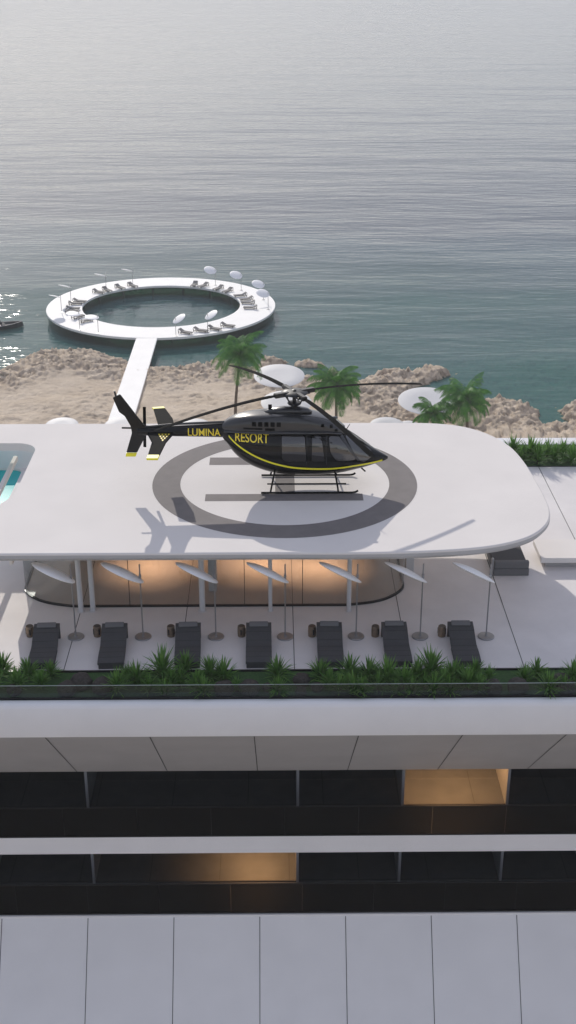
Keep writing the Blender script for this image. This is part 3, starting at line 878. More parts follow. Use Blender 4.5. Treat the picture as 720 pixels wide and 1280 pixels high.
def decal(name, polys, m, tree, parent, off=.006, side=-1, maxe=.09, ytest=None, flip=False):
    """outline(s) in (x,z) laid on the skin of the hull from one side"""
    bm = B()
    for pl_ in polys:
        vs = [bm.verts.new((x, 0, z)) for x, z in pl_]
        for t in tessellate_polygon([[v.co for v in vs]]):
            try: bm.faces.new([vs[q] for q in t])
            except ValueError: pass
    drape(bm, tree, off, side, maxe)
    return obj(name, bm, m, parent, smooth=False)
def drape(bm, tree, off, side, maxe=.09):
    for it_ in range(5):
        es = [e for e in bm.edges if e.calc_length() > maxe]
        if not es: break
        bmesh.ops.subdivide_edges(bm, edges=es, cuts=1, use_grid_fill=False)
        bmesh.ops.triangulate(bm, faces=[f for f in bm.faces if len(f.verts) > 3])
    bad = []
    for v in bm.verts:
        hit = tree.ray_cast(Vector((v.co.x, side*3, v.co.z)), Vector((0,-side,0)))
        if hit[0] is None: bad.append(v); continue
        v.co = hit[0]+(hit[1] if hit[1].y*side > 0 else -hit[1])*off
    if bad: bmesh.ops.delete(bm, geom=bad, context='VERTS')
def pp(lst, y=-.86): return [hx(a, b, y) for a, b in lst]
def rounded(poly_, r=.07, seg=4):
    out = []; n_ = len(poly_)
    for i_ in range(n_):
        p = Vector(poly_[i_]); a = Vector(poly_[i_-1]); b = Vector(poly_[(i_+1) % n_])
        u = (a-p); v = (b-p); q = min(r, u.length*.45, v.length*.45); u.normalize(); v.normalize()
        for k in range(seg+1):
            t = k/seg; out.append(tuple((p+u*q)*(1-t)**2+2*t*(1-t)*p+(p+v*q)*t*t))
    return out
wins = [('window', [(352,547.5),(381,547.5),(383,577),(356,577),(352.5,573)]),
        ('window', [(390,548),(402,548),(406,577),(390,577)]),
        ('window', [(411,548),(424,548.5),(446,574),(443,577),(421,577),(413,566)])]
def grow(pl_, k):
    c = sum((Vector(p) for p in pl_), Vector((0,0)))/len(pl_)
    return [tuple(Vector(p)+(Vector(p)-c).normalized()*k) for p in pl_]
for side in (-1, 1):
    for nm, w in wins:
        pl_ = rounded(pp(w), .09)
        f_ = decal('window', [pl_], HGLASS, bvh, heli, .010, side)
        decal('window_frame', [grow(pl_, .035)], BLACK, bvh, f_, .005, side)
    ws = rounded(pp([(430,548),(436,545),(452,558),(457,568),(453,575),(448,574)], -.7), .06)
    wb = [(1.93,2.2),(2.12,2.13),(2.62,1.78),(2.98,1.52),(2.96,1.28),(2.62,1.14),(2.42,1.30)]
    f_ = decal('windshield', [rounded(wb, .10)], SHIELD, bvh, heli, .010, side)
    decal('window_frame', [grow(rounded(wb, .10), .03)], BLACK, bvh, f_, .005, side)
    decal('door_pillar', [[hx(425.5,548.5,-.8), hx(428.5,547.5,-.8), hx(450,577,-.75), hx(447,577.5,-.75)]], GREYP, bvh, heli, .013, side)
    for a_, b_ in ((1.0,2.66),(1.33,2.60),(1.52,2.44)):
        decal('vent', [[(a_,b_-.05),(a_+.13,b_-.05),(a_+.11,b_+.06),(a_+.01,b_+.06)]], BLACK, bvh_c, heli, .006, side)
    # stripe
    st = [(286,543.5),(292,550),(300,557),(310,564),(322,570.5),(335,576),(350,580.5),(368,584),(390,585.5),(415,585.5),(440,583),(462,579),(478,575)]
    yy = [-.36,-.45,-.55,-.66,-.74,-.80,-.84,-.86,-.86,-.84,-.76,-.5,-.25]
    up = catmull([hx(a, b, y_) for (a, b), y_ in zip(st, yy)], 4)
    lo = [(x, z-.075) for x, z in up]
    bm = B()
    A = [bm.verts.new((x,0,z)) for x, z in up]; C = [bm.verts.new((x,0,z)) for x, z in lo]
    for k in range(len(A)-1): bm.faces.new((A[k], A[k+1], C[k+1], C[k]))
    drape(bm, bvh, .007, side); obj('stripe', bm, YELLOW, heli)
    # cowling vents and slots, door seams
    for k in range(5):
        x, z = -1.62+.235*k, 2.72
        decal('vent', [[(x,z-.09),(x+.16,z-.09),(x+.16,z+.09),(x,z+.09)]], BLACK, bvh_c, heli, .006, side)
    decal('slot', [[(-1.95,2.50),(-1.22,2.50),(-1.22,2.57),(-1.95,2.57)]], BLACK, bvh_c, heli, .006, side)
    decal('slot', [[(-1.12,2.47),(-.75,2.47),(-.75,2.57),(-1.12,2.57)]], BLACK, bvh_c, heli, .006, side)
    for x0_, x1_ in ((.45,.46),(1.21,1.22)):
        decal('door_seam', [[(x0_,1.15),(x0_+.012,1.15),(x1_+.012,2.25),(x1_,2.25)]], GREYP, bvh, heli, .004, side)
# roof bump windows above the windshield
for sy in (-.22,.22):
    bm = B(); bmesh.ops.create_uvsphere(bm, u_segments=16, v_segments=10, radius=.10, matrix=Matrix.Translation((1.55,sy,2.68)) @ Matrix.Diagonal((1.4,.8,.5,1)))
    obj('skylight', bm, HGLASS, heli, smooth=True)
# seam line cowling / cabin
bm = B(); loft(bm, [(-2.7,2.24,2.40,.36,2.4),(-1.6,2.30,2.46,.68,2.8),(0,2.32,2.48,.78,3),(1.2,2.32,2.45,.74,2.8),(1.8,2.26,2.34,.6,2.2)], 24)
obj('cowling_base', bm, GREYP, heli, smooth=True, angle=60)
# interior seats glimpsed as bright marks behind the front window
# tail boom
xt, zt_ = hx(172, 540); x0b, z0b = hx(285, 537)
bm = B(); 
def ringtube(bm, a, b, ra, rb, n=24):
    tube(bm, [a, ((a[0]+b[0])/2, (a[1]+b[1])/2, (a[2]+b[2])/2), b], [ra, (ra+rb)/2, rb], n)
ringtube(bm, (x0b+.25,0,2.27), (xt,0,2.22), .295, .15)
bmesh.ops.recalc_face_normals(bm, faces=bm.faces)
bvh_b = BVHTree.FromBMesh(bm)
obj('tail_boom', bm, PAINT, heli, smooth=True, angle=60)
bm = B(); tube(bm, [(x0b+.1,0,2.61),(-4.4,0,2.53),(xt+.3,0,2.41)], [.05,.045,.04], 10); obj('drive_shaft_cover', bm, GREYP, heli, smooth=True, angle=60)
bm = B(); lathe(bm, [(.302,-.02),(.31,-.02),(.31,.02),(.302,.02)], 28, (x0b+.02,0,2.27), Matrix.Rotation(PI/2, 3, 'Y')); obj('boom_collar', bm, GREYP, heli)
def plate(name, poly_, y0_, y1_, m, parent, bev=.012):
    bm = B()
    vs = [bm.verts.new((x, y0_, z)) for x, z in poly_]; f = bm.faces.new(vs)
    r_ = bmesh.ops.extrude_face_region(bm, geom=[f]); 
    for v in r_['geom']:
        if isinstance(v, bmesh.types.BMVert): v.co.y = y1_
    bmesh.ops.bevel(bm, geom=list(bm.edges), offset=bev, segments=2, affect='EDGES')
    return obj(name, bm, m, parent)
fin = [hx(*p) for p in ((150,493),(183,535),(184,541),(171.5,565.5),(158,565.5),(165,541),(163.5,533),(156,520),(149,515),(141,497))]
fo = plate('tail_fin', fin, -.05, .05, PAINT, heli, .02)
plate('fin_tip', [hx(*p) for p in ((158,566),(171.3,566),(169.8,570.5),(157,570.5))], -.05, .05, YELLOW, fo, .01)
bm = B(); p = hx(143,489); q = hx(145,496); tube(bm, [(q[0],0,q[1]),(p[0],0,p[1])], .04, 8); obj('tail_light', bm, DARKM, fo)
# horizontal stabiliser, swept
ZSB = 2.20
def hz(px, py): p = onz(px, py, ZSB); return (p.x-HX, p.y-HY)
def hplate(name, poly_, z0, z1, m, parent, bev=.01):
    bm = B(); vs = [bm.verts.new((x, y, z0)) for x, y in poly_]; f = bm.faces.new(vs)
    r_ = bmesh.ops.extrude_face_region(bm, geom=[f])
    for v in r_['geom']:
        if isinstance(v, bmesh.types.BMVert): v.co.z = z1
    bmesh.ops.bevel(bm, geom=list(bm.edges), offset=bev, segments=2, affect='EDGES')
    return obj(name, bm, m, parent)
near = [hz(183,540),(hz(190,553)),(hz(185,569)),(hz(199.5,569)),(hz(207.5,553)),(hz(218,541))]
far = [hz(198,532),(hz(192,512)),(hz(206.5,511)),(hz(216,524)),(hz(218,533))]
s1 = hplate('stabilizer', near, ZSB-.05, ZSB+.03, SATIN, heli)
hplate('stabilizer_tip', [hz(184.8,569.4),hz(183,574),hz(197.5,574),hz(199.3,569.4)], ZSB-.05, ZSB+.03, YELLOW, s1)
s2 = hplate('stabilizer', far, ZSB-.05, ZSB+.03, SATIN, heli)
yt_ = far[1][1]
hplate('stabilizer_tip', [(far[1][0], yt_+.01),(far[2][0], far[2][1]+.01),(far[2][0]-.08, far[2][1]+.2),(far[1][0]-.08, yt_+.2)], ZSB-.05, ZSB+.03, YELLOW, s2)
# tail rotor on the far side
bm = B(); tube(bm, [(xt+.25,0,2.3),(xt+.25,.28,2.3)], .07, 12); tro = obj('tail_rotor_hub', bm, DARKM, heli)
tr = (xt+.25,.26,2.3)
for a in (88, 268):
    bm = B()
    c, s = math.cos(R(a)), math.sin(R(a))
    bmesh.ops.create_cube(bm, size=1, matrix=Matrix.Translation((tr[0]+c*.42, tr[1], tr[2]+s*.42)) @ Matrix.Rotation(-R(a), 4, 'Y') @ Matrix.Rotation(R(8), 4, 'X') @ Matrix.Diagonal((.82,.025,.12,1)))
    bmesh.ops.bevel(bm, geom=list(bm.edges), offset=.01, segments=2, affect='EDGES')
    obj('tail_rotor_blade', bm, BLADE, tro)
# tail stinger and antennas
bm = B(); p0_ = hx(152,530); tube(bm, [(xt-.05,0,2.36),(p0_[0],0,2.37)], .035, 8); obj('tail_guard', bm, BLADE, heli)
bm = B(); tube(bm, [(xt+1.0,0,2.42),(xt+.1,.0,2.44)], .03, 8); obj('antenna', bm, BLADE, heli)
bm = B(); tube(bm, [(2.55,0,.74),(2.78,0,.52)], .03, 8); obj('antenna', bm, BLADE, heli)
bm = B(); tube(bm, [(2.0,0,2.27),(2.14,.0,2.5)], [.02,.01], 8); obj('antenna', bm, BLADE, heli)
bm = B(); box(bm, -1.0,-.86,-.02,.02,3.0,3.3,.008); obj('antenna', bm, BLADE, heli)
# triangle emblem of small bars on the boom
bm = B(); zt2 = ZSB+.034
c0 = Vector(hz(204.5,546.5))
ex = Vector((1,0)); s = .105
for row in range(4):
    nn = 4-row
    for k in range(nn):
        cx = c0.x+(k-(nn-1)/2)*s*1.15; cy = c0.y+.17-row*s*1.9
        bm.faces.new([bm.verts.new(v) for v in ((cx-s*.46,cy+s*.8,zt2),(cx+s*.46,cy+s*.8,zt2),(cx,cy-s*.8,zt2))])
obj('emblem', bm, GOLD, s1)
# lettering
def lettering(txt, x0_, x1_, z0_, z1_, tree, off, side, name='lettering'):
    cu = bpy.data.curves.new('t', 'FONT'); cu.body = txt; cu.size = 1; cu.offset = .012; cu.resolution_u = 4
    to = bpy.data.objects.new('t', cu); COL.objects.link(to)
    bpy.context.view_layer.update()
    dg = bpy.context.evaluated_depsgraph_get()
    me_ = bpy.data.meshes.new_from_object(to.evaluated_get(dg))
    bpy.data.objects.remove(to)
    bm = B(); bm.from_mesh(me_); bpy.data.meshes.remove(me_)
    xs = [v.co.x for v in bm.verts]; ys = [v.co.y for v in bm.verts]
    a, b, c, d = min(xs), max(xs), min(ys), max(ys)
    bmesh.ops.triangulate(bm, faces=bm.faces)
    for v in bm.verts:
        u = (v.co.x-a)/(b-a); w = (v.co.y-c)/(d-c)
        if side > 0: u = 1-u
        v.co = Vector((x0_+u*(x1_-x0_), 0, z0_+w*(z1_-z0_)-.0*u))
    drape(bm, tree, off, side, .12)
    return obj(name, bm, GOLD, heli)
for side in (-1, 1):
    a = hx(235,545,-.25); b = hx(275.5,534.5,-.25)
    lettering('LUMINA', a[0], b[0], 2.11, 2.40, bvh_b, .006, side)
    a = hx(294,552,-.7); b = hx(336,541,-.8)
    lettering('RESORT', a[0], b[0], a[1]-.05, a[1]+.27, bvh, .012, side)
# skids
zk_ = .05
def sp(px, py): p = onz(px, py, zk_); return p.x-HX, p.y-HY
xn0, yn = sp(327,616); xn1, _ = sp(441,616)
yn_ = -1.02; yf_ = 1.02
yn = sp(380,616)[1]; yf = sp(380,594)[1]
mid = (yn+yf)/2
for yy_ in (yn, yf):
    bm = B(); tube(bm, catmull([(xn0,yy_,zk_),(xn0+.3,yy_,zk_),(xn1-.3,yy_,zk_),(xn1,yy_,zk_+.005),(xn1+.12,yy_,zk_+.03),(xn1+.2,yy_,zk_+.08)], 3), .042, 8); obj('skid', bm, BLADE, heli, smooth=True, angle=60)
for (pt, pbm) in ((343,338),(419,423)):
    xtp = hx(pt,588,-.5)[0]; xbt = sp(pbm,616)[0]
    bm = B(); tube(bm, catmull([(xbt,yn,zk_),(xbt+.4*(xtp-xbt),yn+.12,.34),(xtp,-.42,.66),(xtp,0,.72),(xtp,.42,.66),(xbt+.4*(xtp-xbt),yf-.12,.34),(xbt,yf,zk_)], 4), .035, 8)
    obj('cross_tube', bm, BLADE, heli, smooth=True, angle=60)
bm = B(); x0_ = hx(334,602,yn)[0]; x1_ = hx(433,602,yn)[0]
tube(bm, [(x0_,yn+.14,.36),(x1_,yn+.14,.36)], .03, 8)
obj('boarding_step', bm, BLADE, heli)
bm = B(); tube(bm, [(x0_,yf-.14,.36),(x1_,yf-.14,.36)], .03, 8); obj('boarding_step', bm, BLADE, heli)
# main rotor
HZ = mast.z
rotor_m = empty('m', (0,0,0), 'x', 'x'); bpy.data.objects.remove(rotor_m)
bm = B(); lathe(bm, [(.16,3.0),(.13,3.25),(.075,3.3),(.075,HZ+.12),(0,HZ+.14)], 20); obj('rotor_mast', bm, DARKM, heli, smooth=True, angle=40)
bm = B(); lathe(bm, [(0,HZ-.46),(.24,HZ-.46),(.27,HZ-.42),(.24,HZ-.37),(.1,HZ-.35),(0,HZ-.35)], 24); obj('swashplate', bm, DARKM, heli, smooth=True, angle=40)
bm = B()
lathe(bm, [(0,HZ+.085),(.26,HZ+.08),(.48,HZ+.04),(.52,HZ),(.48,HZ-.03),(.2,HZ-.05),(0,HZ-.05)], 32)
hub = obj('rotor_hub', bm, DARKM, heli, smooth=True, angle=60)
AZ = 27; LB = 5.75; DR = .55
for k in range(4):
    a = R(AZ+90*k); d = Vector((math.cos(a), math.sin(a), 0)); s = Vector((-d.y, d.x, 0))
    bm = B()
    bmesh.ops.create_cube(bm, size=1, matrix=Matrix.Translation(d*.55+Vector((0,0,HZ))) @ Matrix.Rotation(a, 4, 'Z') @ Matrix.Diagonal((.62,.21,.17,1)))
    bmesh.ops.bevel(bm, geom=list(bm.edges), offset=.025, segments=2, affect='EDGES')
    tube(bm, [tuple(d*.46+s*.16+Vector((0,0,HZ-.02))), tuple(d*.22+s*.14+Vector((0,0,HZ-.38)))], .03, 8)
    tube(bm, [tuple(d*.4-s*.12+Vector((0,0,HZ-.05))), tuple(d*.6-s*.12+Vector((0,0,HZ-.05)))], .05, 8)
    obj('blade_grip', bm, DARKM, hub)
    bm = B(); rings = []
    N = 18
    for j in range(N+1):
        t = j/N; r = .75+(LB-.75)*t; z = HZ-.0-DR*(t**1.7)
        ch = .25 if t > .06 else .15+.10*(t/.06); tk = .045*(1-.3*t)
        if t > .985: ch *= .8
        c = d*r+Vector((0,0,z)); tw = R(-8*(1-t)+3)
        rg = []
        for u, w in ((-.5,0),(-.42,.6),(-.2,1),(.1,.75),(.5,.0),(.1,-.35),(-.2,-.5),(-.42,-.4)):
            q = s*(-u*ch)+Vector((0,0,w*tk*.5+ -u*ch*math.sin(tw)))
            rg.append(bm.verts.new(c+q))
        rings.append(rg)
    for r0, r1 in zip(rings, rings[1:]):
        for q in range(8): bm.faces.new((r0[q], r0[(q+1)%8], r1[(q+1)%8], r1[q]))
    bm.faces.new(rings[0]); bm.faces.new(rings[-1][::-1])
    obj('rotor_blade', bm, BLADE, heli, smooth=True, angle=50)

# ================================================================== RING PIER
ZD = -38.2
RC = Vector((onz(200.5,386,ZD).x, 0)); 
yb2 = onz(200,347.5,ZD).y; yf2 = onz(200,421.5,ZD).y
rc = Vector((RC.x, (yb2+yf2)/2)); RR = ((yb2-yf2)/2+ (onz(347,386,ZD).x-onz(54,386,ZD).x)/2)/2
ring = empty('ring_deck', (rc.x, rc.y, ZS), 'white ring-shaped bathing deck standing on posts in the sea', 'deck')
def lathe_ring(bm, prof, n=128):
    k = len(prof); rings = [[bm.verts.new((r*math.cos(2*PI*a/n), r*math.sin(2*PI*a/n), z)) for r, z in prof] for a in range(n)]
    for a in range(n):
        b = (a+1) % n
        for i_ in range(k):
            j = (i_+1) % k; bm.faces.new((rings[a][i_], rings[a][j], rings[b][j], rings[b][i_]))
hD = ZD-ZS; RI = RR*.69
bm = B(); lathe_ring(bm, [(RI,hD-.03),(RI+.03,hD),(RR-.03,hD),(RR,hD-.03),(RR-.05,hD-.38),(RR-.3,hD-.42),(RI+.3,hD-.42),(RI+.05,hD-.38)])
DECKW = mat('deck_white', (.93,.92,.895), .7, var=.03, vscale=.4, spec=.3)
obj('ring_platform', bm, DECKW, ring, smooth=True, angle=35)
bm = B(); lathe_ring(bm, [(RI+.06,hD-.425),(RR-.06,hD-.425),(RR-.4,hD-.62),(RI+.4,hD-.62)]); obj('dark_underside', bm, mat('underside_shade', (.05,.06,.055), .7), ring)  # dark sheet under the deck, its shade put into the colour
for k in range(16):
    a = 2*PI*(k+.5)/16; bm = B(); tube(bm, [(math.cos(a)*(RI+.55), math.sin(a)*(RI+.55), -3), (math.cos(a)*(RI+.55), math.sin(a)*(RI+.55), hD-.42)], .22, 10)
    obj('post', bm, mat('post_dark', (.06,.07,.065), .6), ring, smooth=True, angle=60)
px_l = onz(171.5,424,ZD); px_r = onz(197.5,424,ZD)
wk = empty('pier_walkway', (0,0,0), 'straight white footbridge running from the shore to the ring deck', 'footbridge')
xl_, xr_ = (onz(171.5,424,ZD).x+onz(134.5,521,ZD).x)/2, (onz(197.5,424,ZD).x+onz(167.5,515,ZD).x)/2
ye = rc.y-math.sqrt(RR**2-(((xl_+xr_)/2)-rc.x)**2)+.12
bm = B(); box(bm, xl_, xr_, 66, ye-.2, ZD-.36, ZD-.008, .02); obj('walkway_deck', bm, DECKW, wk)
for k in range(9):
    for x in (xl_+.3, xr_-.3):
        y_ = ye-2.5-6.5*k; bm = B(); tube(bm, [(x,y_,ZS-3),(x,y_,ZD-.36)], .16, 8); obj('post', bm, mat('post_dark', (.06,.07,.065), .6), wk)

GSK = glass_mat('green_glass', (.38,.60,.47), refl=.05)
for rr_ in (RR-.22, RI+.22):
    bm = B(); lathe_ring(bm, [(rr_-.015,hD-.43),(rr_+.015,hD-.43),(rr_+.015,-.4),(rr_-.015,-.4)], 96)
    obj('glass_skirt', bm, GSK, ring, smooth=True, angle=35)
# ring furniture
def ring_lounger():
    bm = B()
    extrude_x(bm, [(0,.62),(-.6,.32),(-2.0,.32),(-2.0,.24),(-.6,.24),(.03,.56)], -.34, .34, close=True)
    m1 = bm
    root = empty('deck_lounger', (0,0,0), 'x', 'sun lounger')
    obj('cushion', m1, mat('lounger_grey', (.17,.165,.165), .8), root)
    bm = B()
    for x in (-.36,.30):
        box(bm, x, x+.06, -2.0, .0, .18, .24)
        for y in (-1.85,-.45): box(bm, x, x+.06, y, y+.07, 0, .18)
        extrude_x(bm, [(-.1,.0),(-.02,.0),(.06,.5),(-.0,.5)], x, x+.06, close=True)
    obj('frame', bm, mat('lounger_frame', (.05,.042,.038), .6), root)
    return root
rl = [(117,363.5),(130,360.5),(147,358),(162,355.5),(92,375.5),(86,379),(83,385),(82,389.5),(91,397),(100,401.5),
      (243,354.5),(258,355.5),(277,358.5),(289,361.5),(308,368),(315.5,372.5),(318,378),(321,384),(224.5,413.5),(243,411.5),(261,409),(277,405.5)]
grp = ['back left']*4+['left']*6+['back right']*4+['right']*4+['front']*4
pr = ring_lounger(); cnt = {}
for i_, (x, y) in enumerate(rl):
    o = pr if i_ == 0 else copy_tree(pr)
    p = onz(x, y, ZD+.3); r = Vector((p.x-rc.x, p.y-rc.y)); q = r.normalized()*min(max(r.length, RI+1.7), RR-1.6)
    o.location = (rc.x+q.x, rc.y+q.y, ZD+.002)
    a = math.atan2(q.y, q.x); o.scale = (1.15,)*3
    o.rotation_euler.z = a-PI/2+R([8,-10,5,14,-6][i_ % 5])
    if grp[i_] == 'front': o.rotation_euler.z = R(60)+R(8*(i_ % 2))
    k = cnt.get(grp[i_], 0); cnt[grp[i_]] = k+1; n_ = grp.count(grp[i_])
    word = ('nearest the camera' if k == n_-1 else ('farthest back' if k == 0 else ORD[k]+' from the back')) if grp[i_] in ('left','right') else (ORD[k]+' from the left' if k else 'leftmost')
    o['label'] = 'grey lounger in the '+grp[i_]+' cluster of the ring, '+word
    o['group'] = 'loungers on the ring deck'
ru = [(125.5,345,-1),(159,339,-1),(81,359,-1),(69,371.7,-1),(73,398,2),(83,410.6,2),(262.7,339,1),(295,345,1),(322.7,356.5,1),(328.5,368,1),(224,400.6,0),(264,395.7,0)]
names = ['over the back left deck edge, farther left','over the back left deck edge, nearer the middle','on the left edge, farther one','on the left edge, just below the farther one','on the left deck, above the front curve','on the front left curve',
         'over the back right edge, nearer the middle','over the back right edge, farther right','on the right edge, farther one','on the right edge, nearer one','at the front, left of the pair','at the front, right of the pair']
protos = {}
for i_, (x, y, ty) in enumerate(ru):
    if ty not in protos:
        tl = {-1:(R(-18),R(12)), 2:(R(4),R(6)), 1:(R(22),R(14)), 0:(R(14),R(-30))}[ty]
        protos[ty] = make_umbrella(rad=1.15, hgt=3.2, tilt=tl, name='deck_parasol', off=-.9 if ty else .6, small=True)
        o = protos[ty]
    else: o = copy_tree(protos[ty])
    p = onz(x, y, ZD+2.6); r = Vector((p.x+(.9 if ty else -.6)-rc.x, p.y-rc.y)); q = r.normalized()*min(max(r.length, RI+.6), RR-.5)
    o.location = (rc.x+q.x, rc.y+q.y, ZD+.002)
    o['label'] = 'small pale disc parasol '+names[i_]
    o['group'] = 'parasols on the ring deck'

# ================================================================== BOAT
bow = onz(28,404,ZS+.6); ang = math.atan2(155-162.5, -7.0)
boat = empty('motor_boat', (bow.x, bow.y, ZS), 'dark open boat with a pale gunwale cut off by the left edge', 'boat')
boat.rotation_euler.z = R(200)+PI
bm = B(); rings = []
L_ = 10.0
for j in range(15):
    t = j/14; x = -t*L_; w = 1.35*(1-(1-min(1, t*2.2))**2.2)+.02; zt3 = .95-.30*min(1, t*1.6); zb3 = -.35+.5*(1-t)**4
    rings.append([bm.verts.new(v) for v in ((x,-w,zt3),(x+.2*(1-t),-w*.75,.1),(x+.1,0,zb3),(x+.2*(1-t),w*.75,.1),(x,w,zt3),(x,w-.12 if w > .2 else w*.4,zt3),(x,w*.75,.30),(x,-w*.75,.30),(x,-(w-.12) if w > .2 else -w*.4,zt3))])
for a, b in zip(rings, rings[1:]):
    for k in range(9): bm.faces.new((a[k], a[(k+1)%9], b[(k+1)%9], b[k]))
bm.faces.new(rings[0]); bm.faces.new(rings[-1][::-1])
obj('hull', bm, HULLM, boat, smooth=True, angle=35)
for s in (-1, 1):
    bm = B(); tube(bm, [(-t*L_, s*(1.35*(1-(1-min(1, t*2.2))**2.2)), .97-.30*min(1, t*1.6)) for t in [j/14 for j in range(15)]], .05, 6)
    obj('gunwale', bm, mat('gunwale_pale', (.45,.42,.42), .5), boat, smooth=True)
bm = B(); extrude_pts = [(-.5,0)]
pts = [(-t*L_, (1.35*(1-(1-min(1, t*2.2))**2.2))-.15) for t in [j/14 for j in range(2, 15)]]
prism(bm, pts+[(x, -y) for x, y in pts[::-1]], .42, .50); obj('deck', bm, DECKM, boat)
bm = B(); box(bm, -5.2,-4.2,-.45,.45,.5,1.35,.06); obj('console', bm, HULLM, boat)
for x in (-3.2,-6.3,-7.6):
    bm = B(); box(bm, x-.3,x+.3,-.8,.8,.5,.86,.06); box(bm, x-.36,x-.28,-.8,.8,.8,1.3,.03); obj('seat', bm, FABRIC, boat)
bm = B(); tube(bm, [(-4.3,-.5,1.3),(-4.5,-.5,2.1),(-4.5,.5,2.1),(-4.3,.5,1.3)], .03, 6); obj('windscreen_frame', bm, DARKM, boat)

# ================================================================== BEACH CANOPIES
def ground_z(x, y):
    ix = min(max(int(np.searchsorted(gx, x)), 0), nx-1); iy = min(max(int(np.searchsorted(gy, y)), 0), ny-1)
    return float(Zt[iy, ix])
BCAN = mat('canopy_plaster', (.60,.60,.61), .6, var=.03, vscale=.5)
cps = [(349,470,6.9,4.2,'large white round canopy on a flared stem behind the rotor hub'),
       (534,501,7.6,3.6,'large pale round canopy beside the palms on the right'),
       (358,503,6.6,3.4,'white round canopy just above the helicopter cowling'),
       (244,533,4.0,3.0,'pale canopy peeping over the roof edge above the tail boom'),
       (153,532,4.6,3.0,'pale canopy peeping over the roof edge beside the pier'),
       (77,532,4.2,3.0,'pale canopy peeping over the roof edge left of the pier'),
       (484,532,4.4,3.0,'pale canopy peeping over the roof edge right of the helicopter'),
       (511,532,2.6,2.6,'small white canopy over the roof edge left of the right palms')]
for x, y, dia, hh, lab in cps:
    # iterate to stand on the ground
    z = ZS+1.5+hh
    for _ in range(3):
        p = onz(x, y, z); z = ground_z(p.x, p.y)+hh
    r = empty('beach_canopy', (p.x, p.y, z-hh), lab, 'canopy', 'round canopies on the shore')
    M = Matrix.Rotation(R(9), 3, 'X'); rd = dia/2
    bm = B(); lathe(bm, [(0,-.03),(rd*.5,0),(rd*.975,.03),(rd,.0),(rd*.97,-.035),(rd*.6,-.10),(rd*.36,-.3),(rd*.26,-.8),(0,-.8)], 56, (0,0,hh), M)
    obj('canopy_disc', bm, BCAN, r, smooth=True, angle=50)
    bm = B(); lathe(bm, [(rd*.26,hh-.75),(.5,hh-1.7),(.36,1.0),(.4,.1),(.6,-.5)], 20); obj('stem', bm, BCAN, r, smooth=True)

# ================================================================== PALMS
def palm(loc, H, spread, seed, nf, lab, lean=(0,0), dense=1.0):
    rnd = random.Random(seed)
    root = empty('palm_tree', loc, lab, 'palm tree', 'palm trees on the shore')
    pts = []; 
    for j in range(9):
        t = j/8; pts.append((lean[0]*t*t, lean[1]*t*t, H*t-.4*(j == 0)))
    bm = B(); tube(bm, pts, [.24-.11*(j/8) for j in range(9)], 10)
    obj('trunk', bm, BARK, root, smooth=True, angle=60)
    top = Vector(pts[-1]); bm = B()
    for f in range(nf):
        az = 2.399963*f+rnd.uniform(-.25, .25); el0 = R(82-108*((f+.5)/nf)**.9+rnd.uniform(-8, 8)); L = spread*rnd.uniform(.85, 1.12)
        # rachis
        P = []; d = Vector((math.cos(az), math.sin(az), 0)); el = el0; p = top.copy()
        NS = 13; droop = rnd.uniform(1.2, 1.9)
        for j in range(NS+1):
            P.append(p.copy()); q = d*math.cos(el)+Vector((0,0,math.sin(el))); p = p+q*L/NS; el -= R(6.2)*droop*(.4+j/NS)
        side = Vector((-d.y, d.x, 0))
        tube(bm, P, [.035*(1-.8*j/NS) for j in range(NS+1)], 4, cap=False)
        for j in range(1, NS*4):
            t = j/(NS*4); k = min(int(t*NS), NS-1); u = t*NS-k; c = P[k].lerp(P[k+1], u); tg = (P[k+1]-P[k]).normalized()
            up = side.cross(tg); 
            ll = spread*.30*math.sin(PI*min(1, .12+t*.93))**.65*rnd.uniform(.8, 1.1)
            if ll < .05: continue
            for sg in (-1, 1):
                dr_ = (side*sg*.8+tg*.62+up*(.0)+Vector((0,0,-.42-.3*rnd.random()))).normalized()
                w = .034*dense*rnd.uniform(.8, 1.2); wv = tg*w
                mpt = c+dr_*ll*.55; e_ = c+dr_*ll+Vector((0,0,-.16*ll))
                v = [bm.verts.new(c-wv*.5), bm.verts.new(c+wv*.5), bm.verts.new(mpt+wv), bm.verts.new(mpt-wv), bm.verts.new(e_)]
                bm.faces.new((v[0], v[1], v[2], v[3])); bm.faces.new((v[3], v[2], v[4]))
    me_ = bpy.data.meshes.new('crown'); bm.to_mesh(me_); bm.free(); link('crown', me_, PALML, root)
def palm_at(px, py, basey, spread, seed, nf, lab, leanpx=0, **kw):
    g = onz(px+leanpx, basey, ZS+1.6); z = ground_z(g.x, g.y)
    t = ony(px, py, g.y); palm((g.x, g.y, z), t.z-z, spread, seed, nf, lab, (t.x-g.x, 0), **kw)
palm_at(301,442,545,4.4,11,32,'tall palm with a slim bare trunk rising in front of the ring deck', -7)
palm_at(420,482,560,4.2,5,38,'dense palm behind the rotor hub of the helicopter', 0, dense=1.3)
palm_at(581,500,568,4.25,23,34,'broad palm with arching fronds beside the large round canopy', 3, dense=1.2)
palm_at(541,516,570,3.1,31,26,'shorter palm left of the broad palm at the roof edge', 0, dense=1.1)

